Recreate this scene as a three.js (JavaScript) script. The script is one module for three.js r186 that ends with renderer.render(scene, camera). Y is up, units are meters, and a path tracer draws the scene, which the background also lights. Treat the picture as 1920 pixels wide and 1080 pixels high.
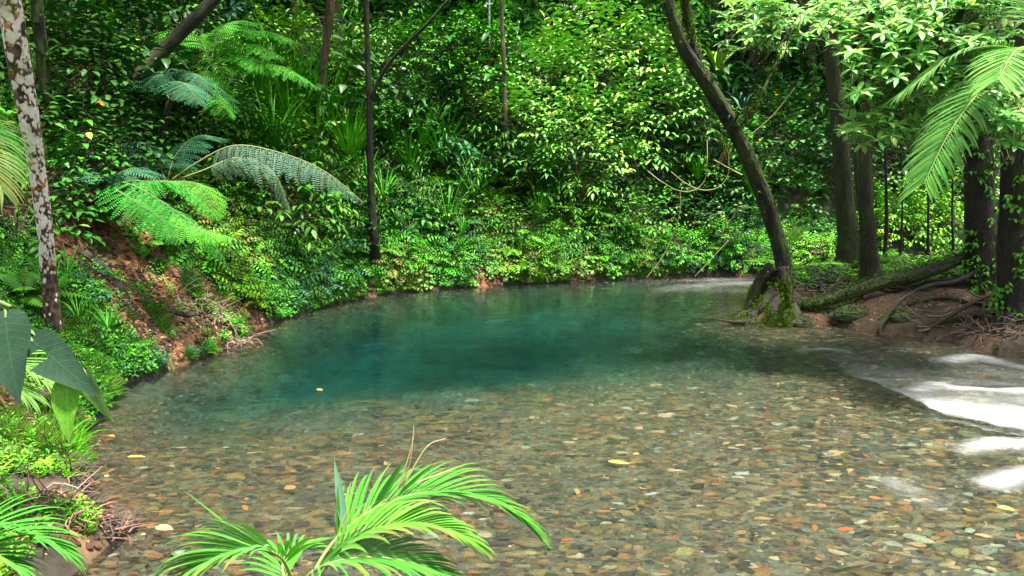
import * as THREE from 'three';

// ---------------------------------------------------------------- camera, sky, sun, exposure
const FOV = 45, CAMH = 2.0, PITCH = 8.29 * Math.PI / 180;
const scene = new THREE.Scene();
const camera = new THREE.PerspectiveCamera(FOV, 1920 / 1080, 0.05, 600);
camera.position.set(0, CAMH, 0);
camera.lookAt(0, CAMH - Math.sin(PITCH) * 10, -Math.cos(PITCH) * 10);
camera.updateMatrixWorld();

const renderer = new THREE.WebGLRenderer({ antialias: true });
renderer.toneMapping = THREE.LinearToneMapping;
renderer.toneMappingExposure = 4.5;
renderer.shadowMap.enabled = true;

{ // even bright overcast sky, a little brighter towards the zenith
  const w = 128, h = 64, d = new Float32Array(w * h * 4);
  for (let y = 0; y < h; y++) {
    const e = Math.sin(((y + 0.5) / h - 0.5) * Math.PI);
    const k = e < 0 ? 0.15 : 0.28 + 0.36 * e;
    for (let x = 0; x < w; x++) { const i = (y * w + x) * 4; d[i] = 0.97 * k; d[i + 1] = 1.0 * k; d[i + 2] = 1.03 * k; d[i + 3] = 1; }
  }
  const t = new THREE.DataTexture(d, w, h, THREE.RGBAFormat, THREE.FloatType);
  t.mapping = THREE.EquirectangularReflectionMapping; t.magFilter = THREE.LinearFilter; t.needsUpdate = true;
  scene.background = t; scene.environment = t;
}
const sun = new THREE.DirectionalLight(new THREE.Color(1.0, 0.95, 0.8), 4.8);
sun.position.set(4.5, 22, -8.5); sun.target.position.set(0, 0, -10);
sun.castShadow = true; sun.shadow.radius = 12; sun.shadow.mapSize.set(2048, 2048);
Object.assign(sun.shadow.camera, { left: -30, right: 30, top: 30, bottom: -30, near: 1, far: 80 });
scene.add(sun, sun.target);

// ---------------------------------------------------------------- small kit
let seed = 7;
const rnd = () => { seed = (seed + 0x6D2B79F5) | 0; let t = Math.imul(seed ^ (seed >>> 15), 1 | seed); t = (t + Math.imul(t ^ (t >>> 7), 61 | t)) ^ t; return ((t ^ (t >>> 14)) >>> 0) / 4294967296; };
const rr = (a, b) => a + (b - a) * rnd();
const pick = (a) => a[Math.floor(rnd() * a.length)];
const clamp = (x, a = 0, b = 1) => Math.min(b, Math.max(a, x));
const ss = (a, b, x) => { const t = clamp((x - a) / (b - a)); return t * t * (3 - 2 * t); };
const mix = (a, b, t) => a + (b - a) * t;
const add = (a, b, s = 1) => [a[0] + b[0] * s, a[1] + b[1] * s, a[2] + b[2] * s];
const sub = (a, b) => [a[0] - b[0], a[1] - b[1], a[2] - b[2]];
const mul = (a, s) => [a[0] * s, a[1] * s, a[2] * s];
const dot = (a, b) => a[0] * b[0] + a[1] * b[1] + a[2] * b[2];
const len = (a) => Math.hypot(a[0], a[1], a[2]);
const nrm = (a) => { const l = len(a) || 1; return [a[0] / l, a[1] / l, a[2] / l]; };
const cross = (a, b) => [a[1] * b[2] - a[2] * b[1], a[2] * b[0] - a[0] * b[2], a[0] * b[1] - a[1] * b[0]];
const mixc = (a, b, t) => [mix(a[0], b[0], t), mix(a[1], b[1], t), mix(a[2], b[2], t)];
const UPV = [0, 1, 0];
const hash2 = (x, y, s = 0) => { let h = Math.imul(x | 0, 374761393) ^ Math.imul(y | 0, 668265263) ^ Math.imul(s | 0, 2147483647 ^ 974634777); h = Math.imul(h ^ (h >>> 13), 1274126177); return ((h ^ (h >>> 16)) >>> 0) / 4294967296; };
function vnoise(x, y, s = 0, per = 0) {
  const xi = Math.floor(x), yi = Math.floor(y), fx = x - xi, fy = y - yi, u = fx * fx * (3 - 2 * fx), v = fy * fy * (3 - 2 * fy);
  const m = (k) => (per ? ((k % per) + per) % per : k);
  return mix(mix(hash2(m(xi), m(yi), s), hash2(m(xi + 1), m(yi), s), u), mix(hash2(m(xi), m(yi + 1), s), hash2(m(xi + 1), m(yi + 1), s), u), v);
}
function fbm(x, y, oct = 4, s = 0, per = 0) { let a = 0, w = 0.5, n = 0; for (let o = 0; o < oct; o++) { a += w * vnoise(x, y, s + o, per); n += w; w *= 0.5; x *= 2; y *= 2; per *= 2; } return a / n; }

// pixel of the 1920 x 1080 frame -> point at depth d (metres in front), or on the level y
const FPX = 540 / Math.tan(FOV * Math.PI / 360), CP = Math.cos(PITCH), SP = Math.sin(PITCH);
const ray = (px, py) => { const u = (px - 960) / FPX, v = (540 - py) / FPX; return [u, v * CP - SP, -(CP + v * SP)]; };
const P = (px, py, d) => { const r = ray(px, py), t = d / -r[2]; return [r[0] * t, CAMH + r[1] * t, r[2] * t]; };
const L0 = (px, py, y = 0) => { const r = ray(px, py), t = (y - CAMH) / r[1]; return [r[0] * t, y, r[2] * t]; };
const toPx = (p) => { const y = p[1] - CAMH, f = -(p[2] * CP) - y * SP, v = y * CP - p[2] * SP; return [960 + FPX * p[0] / f, 540 - FPX * v / f, f]; };

// names, labels
const used = new Map();
function numbered(n) { const k = used.get(n) || 0; used.set(n, k + 1); return k ? n + '_' + String(k).padStart(3, '0') : n; }
function tag(o, label, category, group, kind) { const u = o.userData; if (label) u.label = label; if (category) u.category = category; if (group) u.group = group; if (kind) u.kind = kind; return o; }
function shadows(o) { o.castShadow = true; o.receiveShadow = true; return o; }
function thing(name, label, category, at = [0, 0, 0], group) { const g = new THREE.Group(); g.name = numbered(name); g.position.set(...at); scene.add(g); return tag(g, label, category, group); }
function part(name, geo, mat, parent) { const m = shadows(new THREE.Mesh(geo, mat)); m.name = name; parent.add(m); return m; }
function solo(name, geo, mat, label, category, group, kind) { const m = shadows(new THREE.Mesh(geo, mat)); m.name = numbered(name); scene.add(m); return tag(m, label, category, group, kind); }

// geometry collector
class Geo {
  constructor(o = [0, 0, 0]) { this.o = o; this.p = []; this.u = []; this.c = []; this.i = []; this.n = 0; }
  v(p, u, v, c) { this.p.push(p[0] - this.o[0], p[1] - this.o[1], p[2] - this.o[2]); this.u.push(u, v); this.c.push(c[0], c[1], c[2]); return this.n++; }
  t(a, b, c) { this.i.push(a, b, c); }
  build() {
    const g = new THREE.BufferGeometry();
    g.setAttribute('position', new THREE.Float32BufferAttribute(this.p, 3));
    g.setAttribute('uv', new THREE.Float32BufferAttribute(this.u, 2));
    g.setAttribute('color', new THREE.Float32BufferAttribute(this.c, 3));
    g.setIndex(this.i); g.computeVertexNormals(); return g;
  }
}
const PROF = {
  broad: (t) => Math.pow(Math.sin(Math.PI * Math.pow(t, 0.82)), 0.8),
  ovate: (t) => Math.sin(Math.PI * Math.pow(t, 0.62)) * (1 - 0.25 * t),
  lance: (t) => Math.pow(Math.sin(Math.PI * Math.pow(t, 0.7)), 0.9),
  strap: (t) => Math.min(1, 0.55 + 2 * t) * Math.pow(1 - t, 0.45),
  obov: (t) => Math.pow(Math.sin(Math.PI * Math.pow(t, 1.25)), 0.75),
};
// one leaf blade: folded along the midrib, bent towards -n
function leaf(g, b, d, n, L, W, o = {}) {
  const { seg = 2, curl = 0.15, fold = 0.35, col = [1, 1, 1], prof = 'broad', twist = 0, wav = 0 } = o;
  let s = nrm(cross(d, n)); n = nrm(cross(s, d));
  if (twist) { const c = Math.cos(twist), q = Math.sin(twist), s2 = add(mul(s, c), n, q); n = add(mul(n, c), s, -q); s = s2; }
  const f = PROF[prof]; let prev = null;
  for (let k = 0; k <= seg; k++) {
    const t = k / seg, c = add(add(b, d, L * t * (1 - 0.25 * Math.abs(curl) * t)), n, -curl * L * t * t);
    if (k === 0 || k === seg) {
      const q = g.v(c, 0.5, t, col);
      if (k === seg) { g.t(prev[0], prev[1], q); g.t(prev[1], prev[2], q); }
      else prev = [q];
    } else {
      const w = W * 0.5 * f(t), up = fold * w, wv = wav ? wav * W * Math.sin(t * 17 + b[0] * 40) : 0;
      const a = g.v(add(add(c, s, -w), n, up + wv), 0, t, col), m = g.v(c, 0.5, t, col), z = g.v(add(add(c, s, w), n, up - wv), 1, t, col);
      if (prev.length === 1) { g.t(prev[0], m, a); g.t(prev[0], z, m); }
      else { g.t(prev[0], prev[1], m); g.t(prev[0], m, a); g.t(prev[1], prev[2], z); g.t(prev[1], z, m); }
      prev = [a, m, z];
    }
  }
}
// blade that follows a drooping curve (palm leaflet, strap leaf, grass)
function blade(g, b, d, n, L, W, o = {}) {
  const { seg = 5, grav = 0.5, fold = 0.3, col = [1, 1, 1], tipCol, prof = 'strap', pow = 1.6 } = o, f = PROF[prof];
  let c = b, prev = null; d = nrm(d); const st = L / seg;
  for (let k = 0; k <= seg; k++) {
    const t = k / seg; let s = cross(d, n); if (len(s) < 1e-3) s = [1, 0, 0]; s = nrm(s); const nn = nrm(cross(s, d)), cc = tipCol ? mixc(col, tipCol, t * t) : col;
    if (k === seg) { const q = g.v(c, 0.5, 1, cc); g.t(prev[0], prev[1], q); g.t(prev[1], prev[2], q); break; }
    const w = W * 0.5 * Math.max(0.1, f(t));
    const a = g.v(add(add(c, s, -w), nn, fold * w), 0, t, cc), m = g.v(c, 0.5, t, cc), z = g.v(add(add(c, s, w), nn, fold * w), 1, t, cc);
    if (prev) { g.t(prev[0], prev[1], m); g.t(prev[0], m, a); g.t(prev[1], prev[2], z); g.t(prev[1], z, m); }
    prev = [a, m, z];
    c = add(c, d, st); d = nrm(add(d, [0, -1, 0], grav * Math.pow((k + 1) / seg, pow) * 1.6 / seg * 2));
    n = nn;
  }
}
// tube through points, uv in metres (u round the girth)
function tube(g, pts, radii, o = {}) {
  const { sides = 8, col = [1, 1, 1], rough = 0, cap = true, colf, nseed = 0, flute } = o, N = pts.length;
  let dir = nrm(sub(pts[1], pts[0])), s = nrm(cross(dir, Math.abs(dir[1]) > 0.9 ? [1, 0, 0] : UPV)), run = 0, rows = [];
  for (let k = 0; k < N; k++) {
    dir = nrm(sub(pts[Math.min(N - 1, k + 1)], pts[Math.max(0, k - 1)]));
    s = nrm(add(s, dir, -dot(s, dir))); const b = cross(dir, s), r = typeof radii === 'function' ? radii(k / (N - 1)) : radii[k];
    if (k) run += len(sub(pts[k], pts[k - 1]));
    const row = [];
    for (let j = 0; j <= sides; j++) {
      const a = (j % sides) / sides * Math.PI * 2; let R = r * (1 + rough * (fbm(Math.cos(a) * 1.3 + 5, Math.sin(a) * 1.3 + run * 1.6 + nseed * 7, 3, nseed) - 0.5) * 2);
      if (flute) R *= 1 + flute(k / (N - 1), a);
      const q = add(add(pts[k], s, Math.cos(a) * R), b, Math.sin(a) * R);
      row.push(g.v(q, j / sides * Math.max(1, Math.round(6.28 * r / 0.5)) * 0.5, run, colf ? colf(q, k / (N - 1), a) : col));
    }
    rows.push(row);
    if (k) for (let j = 0; j < sides; j++) { const A = rows[k - 1], B = rows[k]; g.t(A[j], A[j + 1], B[j + 1]); g.t(A[j], B[j + 1], B[j]); }
  }
  if (cap) for (const k of [0, N - 1]) { const q = g.v(pts[k], 0.5, 0.5, colf ? colf(pts[k], k ? 1 : 0, 0) : col), R = rows[k]; for (let j = 0; j < sides; j++) k ? g.t(R[j], R[j + 1], q) : g.t(R[j + 1], R[j], q); }
}
const V3 = (a) => new THREE.Vector3(a[0], a[1], a[2]);
const curve = (pts, n) => new THREE.CatmullRomCurve3(pts.map(V3), false, 'centripetal').getPoints(n).map((v) => [v.x, v.y, v.z]);
const radiiAlong = (list) => (t) => { const f = t * (list.length - 1), i = Math.min(list.length - 2, Math.floor(f)); return mix(list[i], list[i + 1], f - i); };
const jit = (c, a = 0.2) => { const k = 1 + (rnd() - 0.5) * 2 * a, h = (rnd() - 0.5) * a; return [Math.max(0.002, c[0] * k * (1 + h * 1.3)), Math.max(0.004, c[1] * k), Math.max(0.002, c[2] * k * (1 - h))]; };

// ---------------------------------------------------------------- textures and materials
function tex(w, h, fn, srgb = false) {
  const d = new Uint8Array(w * h * 4);
  for (let y = 0; y < h; y++) for (let x = 0; x < w; x++) { const c = fn((x + 0.5) / w, (y + 0.5) / h, x, y), i = (y * w + x) * 4; d[i] = clamp(c[0]) * 255; d[i + 1] = clamp(c[1]) * 255; d[i + 2] = clamp(c[2]) * 255; d[i + 3] = 255; }
  const t = new THREE.DataTexture(d, w, h); t.wrapS = t.wrapT = THREE.RepeatWrapping; t.magFilter = THREE.LinearFilter; if (srgb) t.colorSpace = THREE.SRGBColorSpace; t.needsUpdate = true; return t;
}
const grainTex = tex(512, 512, (u, v) => { const a = fbm(u * 24, v * 24, 4, 1, 24), b = fbm(u * 5, v * 5, 3, 9, 5), k = 0.35 + 0.5 * a + 0.28 * b; return [k * (0.94 + 0.12 * b), k, k * (1.03 - 0.1 * b)]; }, true);
const grainBump = tex(512, 512, (u, v) => { const a = fbm(u * 20, v * 20, 5, 3, 20); return [a, a, a]; });
const barkTex = tex(512, 512, (u, v) => { const w = fbm(u * 6, v * 6, 3, 4, 6) * 0.05, a = fbm((u + w) * 40, v * 8, 4, 11, 40), b = fbm(u * 6, v * 4, 3, 21, 6), k = 0.4 + 0.55 * a + 0.2 * (b - 0.5); return [k, k * 0.97, k * 0.93]; }, true);
const barkBump = tex(512, 512, (u, v) => { const w = fbm(u * 6, v * 6, 3, 4, 6) * 0.05, a = fbm((u + w) * 40, v * 8, 4, 11, 40); return [a, a, a]; });
const leafTex = tex(256, 512, (u, v) => { // pale midrib and side veins, the blade itself slightly mottled
  const x = Math.abs(u - 0.5) * 2, mid = Math.exp(-Math.pow(x / 0.035, 2)), sv = (v - x * 0.16) * 13, q = Math.abs(sv - Math.round(sv)), side = Math.exp(-Math.pow(q / 0.07, 2)) * 0.5;
  const m = 0.72 + 0.2 * fbm(u * 10, v * 20, 3, 31), k = m + 0.28 * Math.max(mid, side); return [k + 0.04 * mid, k, k * 0.95]; }, true);

const std = (o) => new THREE.MeshStandardMaterial({ side: THREE.DoubleSide, ...o });
const phys = (o) => new THREE.MeshPhysicalMaterial({ side: THREE.DoubleSide, ...o });
const leafMat = (gloss, coatR, trans = 0.34) => phys({ vertexColors: true, roughness: 1, specularIntensity: 0.4, clearcoat: gloss, clearcoatRoughness: coatR, transmission: trans, thickness: 0 });
const leafSolid = (rough, spec = 0.32) => phys({ vertexColors: true, roughness: rough, specularIntensity: spec });
const M = {
  leaf: leafSolid(0.5), gloss: leafSolid(0.36, 0.6), fern: leafSolid(0.6, 0.25), blade: leafSolid(0.45), grass: leafMat(0.14, 0.4, 0.34), lit: leafMat(0.55, 0.34, 0.42), thick: leafMat(0.6, 0.35, 0.22),
  big: phys({ vertexColors: true, map: leafTex, bumpMap: leafTex, bumpScale: 0.0015, roughness: 1, clearcoat: 0.28, clearcoatRoughness: 0.45, transmission: 0.42, thickness: 0, specularIntensity: 0.4 }),
  stem: std({ vertexColors: true, roughness: 0.8 }),
  bark: std({ vertexColors: true, map: barkTex, bumpMap: barkBump, bumpScale: 0.02, roughness: 0.92 }),
  soil: std({ vertexColors: true, map: grainTex, bumpMap: grainBump, bumpScale: 0.03, roughness: 0.95 }),
  bed: std({ vertexColors: true, map: grainTex, bumpMap: grainBump, bumpScale: 0.02, roughness: 0.9 }),
  stone: std({ vertexColors: true, map: grainTex, roughness: 0.75 }),
  dead: std({ vertexColors: true, roughness: 0.85 }),
};
// ---------------------------------------------------------------- the shape of the land
const shorePx = (a) => a.map(([x, y]) => { const p = L0(x, y); return [p[0], p[2]]; });
const SHORE = [
  ...shorePx([[60, 1180], [130, 1080], [222, 1008], [165, 930], [138, 860], [165, 800], [226, 722], [330, 690], [430, 650], [490, 613], [560, 590], [620, 572], [720, 552], [850, 541], [960, 534], [1100, 528], [1200, 523], [1300, 519.5], [1400, 518]]),
  [8, -16.4], [12, -17.5], [20, -19.5], [20, -17], [12, -15.6], [8.5, -14.7], [6, -14.2],
  ...shorePx([[1418, 540], [1398, 575], [1372, 601], [1440, 613], [1560, 608], [1640, 626], [1790, 642], [1860, 664], [1930, 672], [2080, 690]]),
  [14, -7.4], [20, -7.2], [20, -2.4], [6, -2.5], [3, -2.4], [0.5, -2.5], [-1.2, -2.7],
];
function sdf(x, z) { // metres from the waterline, negative in the water
  let best = 1e9, inside = false;
  for (let i = 0, j = SHORE.length - 1; i < SHORE.length; j = i++) {
    const [ax, az] = SHORE[i], [bx, bz] = SHORE[j], ex = bx - ax, ez = bz - az, t = clamp(((x - ax) * ex + (z - az) * ez) / (ex * ex + ez * ez));
    const dx = x - ax - ex * t, dz = z - az - ez * t; best = Math.min(best, dx * dx + dz * dz);
    if ((az > z) !== (bz > z) && x < (bx - ax) * (z - az) / (bz - az) + ax) inside = !inside;
  }
  return (inside ? -1 : 1) * Math.sqrt(best);
}
function height(x, z) {
  const d0 = sdf(x, z), d = d0 + (fbm(x * 1.1 + 40, z * 1.1 + 40, 3, 5) - 0.5) * 0.5 * ss(0, 0.7, Math.abs(d0));
  if (d0 < 0) {
    const deep = ss(-5.4, -11.2, z + 0.4 * Math.min(x, 1)) * ss(4.3, 0.2, x);
    const dm = 0.2 + 1.8 * deep + 0.25 * ss(-7, -9, z) * ss(4.8, 3.2, x) * ss(-14.2, -12, z);
    const e = -d0;
    return -Math.min(dm, 0.03 + e * mix(0.35, 2.2, deep)) - 0.05 * (fbm(x * 3, z * 3, 3, 77) - 0.5);
  }
  const pen = ss(2.4, 3.4, x) * ss(-15.1, -14.2, z) * ss(-5, -6, z), near = ss(-5, -3.4, z) * ss(-2.6, -1.6, x);
  const steep = mix(0.42, 0.98, ss(-5.2, -8.6, z));
  let hb = 0.1 * ss(0, 0.1, d0) + (d < 4.9 ? Math.max(0, d) * steep : 4.9 * steep + (d - 4.9) * 0.12 + (d > 9 ? (d - 9) * 0.12 : 0));
  { const q = Math.max(0, 1 - Math.pow((x - 4.2) / 1.25, 2)) * ss(-15, -15.6, z); hb -= 1.25 * q * ss(0.7, 1.3, d) * ss(3.3, 2.4, d); }
  const hp = 0.12 * ss(0, 0.12, d0) + 0.14 * ss(0.1, 1.0, d0) + 0.13 * Math.max(0, d) + 0.4 * ss(2.2, 4.5, d) , hn = 0.1 * ss(0, 0.2, d0) + 0.1 * Math.max(0, d);
  hb = mix(mix(hb, hp, pen), hn, near);
  const bumps = (fbm(x * 2.2, z * 2.2, 4, 55) - 0.5) * 0.28 + (fbm(x * 9, z * 9, 2, 56) - 0.5) * 0.07 + (fbm(x * 0.7, z * 0.7, 2, 66) - 0.5) * 0.7 * (1 - Math.max(pen, near));
  return Math.max(0.012 + 0.04 * ss(0, 0.2, d0), hb + bumps * ss(0.05, 1.2, d0));
}
const line = (a, b, s) => { const r = []; for (let x = a; x < b - 1e-6; x += s) r.push(x); r.push(b); return r; };
const GX = [-200, -110, -60, -36, -24, -18, ...line(-14, 14, 0.11), 18, 24, 36, 60, 110, 200], GZ = [-260, -140, -80, -52, -38, -30, ...line(-26, 4, 0.11), 7, 12, 24, 60, 140];
const HT = GZ.map((z) => Float32Array.from(GX, (x) => height(x, z))), SD = GZ.map((z) => Float32Array.from(GX, (x) => sdf(x, z)));
const cell = (A, v) => { let a = 0, b = A.length - 1; while (b - a > 1) { const m = (a + b) >> 1; A[m] <= v ? a = m : b = m; } return a; };
const grid = (F, x, z) => { const i = cell(GX, x), j = cell(GZ, z), u = clamp((x - GX[i]) / (GX[i + 1] - GX[i])), v = clamp((z - GZ[j]) / (GZ[j + 1] - GZ[j])); return mix(mix(F[j][i], F[j][i + 1], u), mix(F[j + 1][i], F[j + 1][i + 1], u), v); };
const H = (x, z) => grid(HT, x, z), S = (x, z) => grid(SD, x, z);
const slopeN = (x, z) => { const e = 0.15; return nrm([H(x - e, z) - H(x + e, z), 2 * e, H(x, z - e) - H(x, z + e)]); };
// where the line of sight through a pixel of the photograph meets the land
function land(px, py, from = 1.5) { const r = ray(px, py); for (let t = from; t < 60; t += 0.04) { const x = r[0] * t, y = CAMH + r[1] * t, z = r[2] * t; if (y < H(x, z)) return [x, H(x, z), z]; } const p = P(px, py, 24); return [p[0], H(p[0], p[2]), p[2]]; }

// bare red-brown earth where the photograph shows it: [px, py, radius in metres]
const BARE = [[190, 450, 0.95], [160, 430, 0.7], [150, 470, 0.5], [220, 480, 0.7], [235, 515, 0.65], [250, 545, 0.5], [330, 560, 0.4], [400, 560, 0.4], [415, 575, 0.34], [440, 580, 0.3], [470, 600, 0.32], [485, 612, 0.22], [330, 590, 0.4], [380, 610, 0.3], [260, 600, 0.3], [250, 560, 0.35], [400, 610, 0.25], [300, 640, 0.25], [905, 525, 0.17], [930, 527, 0.14], [1075, 521, 0.13], [1104, 521, 0.1], [1230, 490, 0.18], [1375, 470, 0.24], [1385, 500, 0.16], [680, 510, 0.16], [690, 535, 0.2], [30, 800, 0.35], [100, 960, 0.3], [60, 740, 0.3]]
  .map(([a, b, r]) => { const p = land(a, b); return [p[0], p[2], r]; });
const bareAt = (x, z) => { let m = 0; for (const [a, b, r] of BARE) { const q = Math.hypot(x - a, z - b) / r + (fbm(x * 5, z * 5, 4, 8) - 0.5) * 1.9; m = Math.max(m, 1 - ss(0.75, 1.1, q)); } return m; };
const SOIL = [0.052, 0.035, 0.02], RED = [0.27, 0.095, 0.038], MOSS = [0.03, 0.06, 0.014], MUD = [0.03, 0.022, 0.015];
{
  const bank = new Geo(), bed = new Geo();
  for (const [g, wet] of [[bank, false], [bed, true]]) {
    const id = new Map();
    const vert = (i, j) => {
      const k = j * GX.length + i; if (id.has(k)) return id.get(k);
      const x = GX[i], z = GZ[j], h = HT[j][i], d = SD[j][i]; let c;
      if (wet) {
        const n = fbm(x * 1.7, z * 1.7, 4, 14), n2 = fbm(x * 7, z * 7, 3, 15);
        c = mixc([0.1, 0.082, 0.056], [0.19, 0.168, 0.128], n); c = mixc(c, [0.065, 0.05, 0.032], ss(0.5, 0.7, n2) * 0.8);
        c = mixc(c, [0.15, 0.065, 0.03], ss(-2, -3, x) * ss(-7, -5, z) * ss(0.45, 0.6, n) * 0.8);
      } else {
        const n = fbm(x * 2.6, z * 2.6, 4, 24), pen = ss(2.4, 3.4, x) * ss(-15.1, -14.2, z) * ss(-5, -6, z);
        c = mixc(SOIL, MOSS, ss(0.42, 0.6, n)); c = mixc(c, MUD, ss(0.3, 0.05, d) * 0.7);
        c = mixc(c, mixc(SOIL, [0.1, 0.045, 0.022], ss(0.4, 0.6, n)), pen * 0.92);
        c = mixc(c, mixc(RED, [0.24, 0.13, 0.06], ss(0.45, 0.6, fbm(x * 9, z * 9, 3, 33))), bareAt(x, z));
      }
      const q = g.v([x, h, z], x * 0.9, z * 0.9, c); id.set(k, q); return q;
    };
    for (let j = 0; j < GZ.length - 1; j++) for (let i = 0; i < GX.length - 1; i++) {
      const w = SD[j][i] < 0 && SD[j + 1][i] < 0 && SD[j][i + 1] < 0 && SD[j + 1][i + 1] < 0; if (w !== wet) continue;
      const a = vert(i, j), b = vert(i + 1, j), c = vert(i, j + 1), d = vert(i + 1, j + 1); g.t(a, c, d); g.t(a, d, b);
    }
  }
  solo('ground', bank.build(), M.soil, 'red-brown soil of the river banks under the plants', 'ground', null, 'structure');
  var riverbed = solo('riverbed', bed.build(), M.bed, 'gravelly bed of the clear stream', 'riverbed', null, 'structure');
}

// ---------------------------------------------------------------- water: one closed body that follows its own ripples
const toXZ = (l) => l.map(([a, b, k]) => { const p = L0(a, b); return [p[0], p[2], k]; });
const RAP = [[[1720, 736, 0.5], [1760, 727, 0.7], [1800, 738, 0.55], [1900, 742, 0.7], [2030, 750, 0.7]], [[1765, 682, 0.4], [1830, 673, 0.55], [1905, 690, 0.4], [2010, 700, 0.3]], [[1810, 846, 0.3], [1862, 836, 0.6], [2030, 846, 0.7]], [[1862, 910, 0.5], [1905, 898, 0.8], [2030, 878, 0.9]], [[1615, 905, 0.1], [1668, 913, 0.18], [1730, 940, 0.08]], [[1500, 660, 0.12], [1545, 656, 0.25], [1590, 660, 0.1]], [[1225, 548, 0.12], [1310, 537, 0.3], [1405, 531, 0.35]], [[1290, 545, 0.15], [1360, 546, 0.3], [1405, 548, 0.35]], [[1300, 527, 0.15], [1405, 524, 0.3]]].map(toXZ);
const RW = [0.14, 0.13, 0.08, 0.09, 0.14, 0.07, 0.3, 0.25, 0.25];
// lip of the rapid: white water piles up behind it and thins out upstream
const LIP = toXZ([[1596, 706, 0], [1650, 722, 0.25], [1700, 755, 0.85], [1760, 778, 1], [1850, 797, 1], [1930, 806, 1], [2080, 818, 1]]);
function lipAt(x, z) { if (x < LIP[0][0]) return 0; let i = 0; while (i < LIP.length - 2 && LIP[i + 1][0] < x) i++; const t = clamp((x - LIP[i][0]) / (LIP[i + 1][0] - LIP[i][0])), k = mix(LIP[i][2], LIP[i + 1][2], t), d = mix(LIP[i][1], LIP[i + 1][1], t) - z + 0.1 * (fbm(x * 2.2, z * 2.2, 3, 131) - 0.5); return k * (d < 0 ? Math.exp(-Math.pow(d / 0.05, 2)) : 0.75 * Math.exp(-Math.pow(d / 0.34, 2)) + 0.38 * Math.exp(-d / 0.9)) * (d < 0 ? 1.13 : 1); }
function foamAt(x, z) {
  let m = lipAt(x, z);
  RAP.forEach((l, k) => { for (let i = 0; i + 1 < l.length; i++) { const [ax, az, ak] = l[i], [bx, bz, bk] = l[i + 1], ex = bx - ax, ez = bz - az, t = clamp(((x - ax) * ex + (z - az) * ez) / (ex * ex + ez * ez)), q = Math.hypot(x - ax - ex * t, z - az - ez * t) / RW[k]; m = Math.max(m, mix(ak, bk, t) * Math.exp(-q * q)); } });
  return m;
}
const wave = (x, z) => { const r = ss(2.6, 4.4, x) * ss(-8.9, -7.8, z) * ss(-3.6, -4.6, z); return 0.004 * (fbm(x * 1.3, z * 3.1, 3, 91) - 0.5) + r * (0.1 * (fbm(x * 1.1 + 3, z * 2.2, 3, 92) - 0.4) + 0.03 * (fbm(x * 4, z * 7, 2, 93) - 0.5)) + (r > 0 ? 0.05 * r * foamAt(x, z) : 0); };
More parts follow.
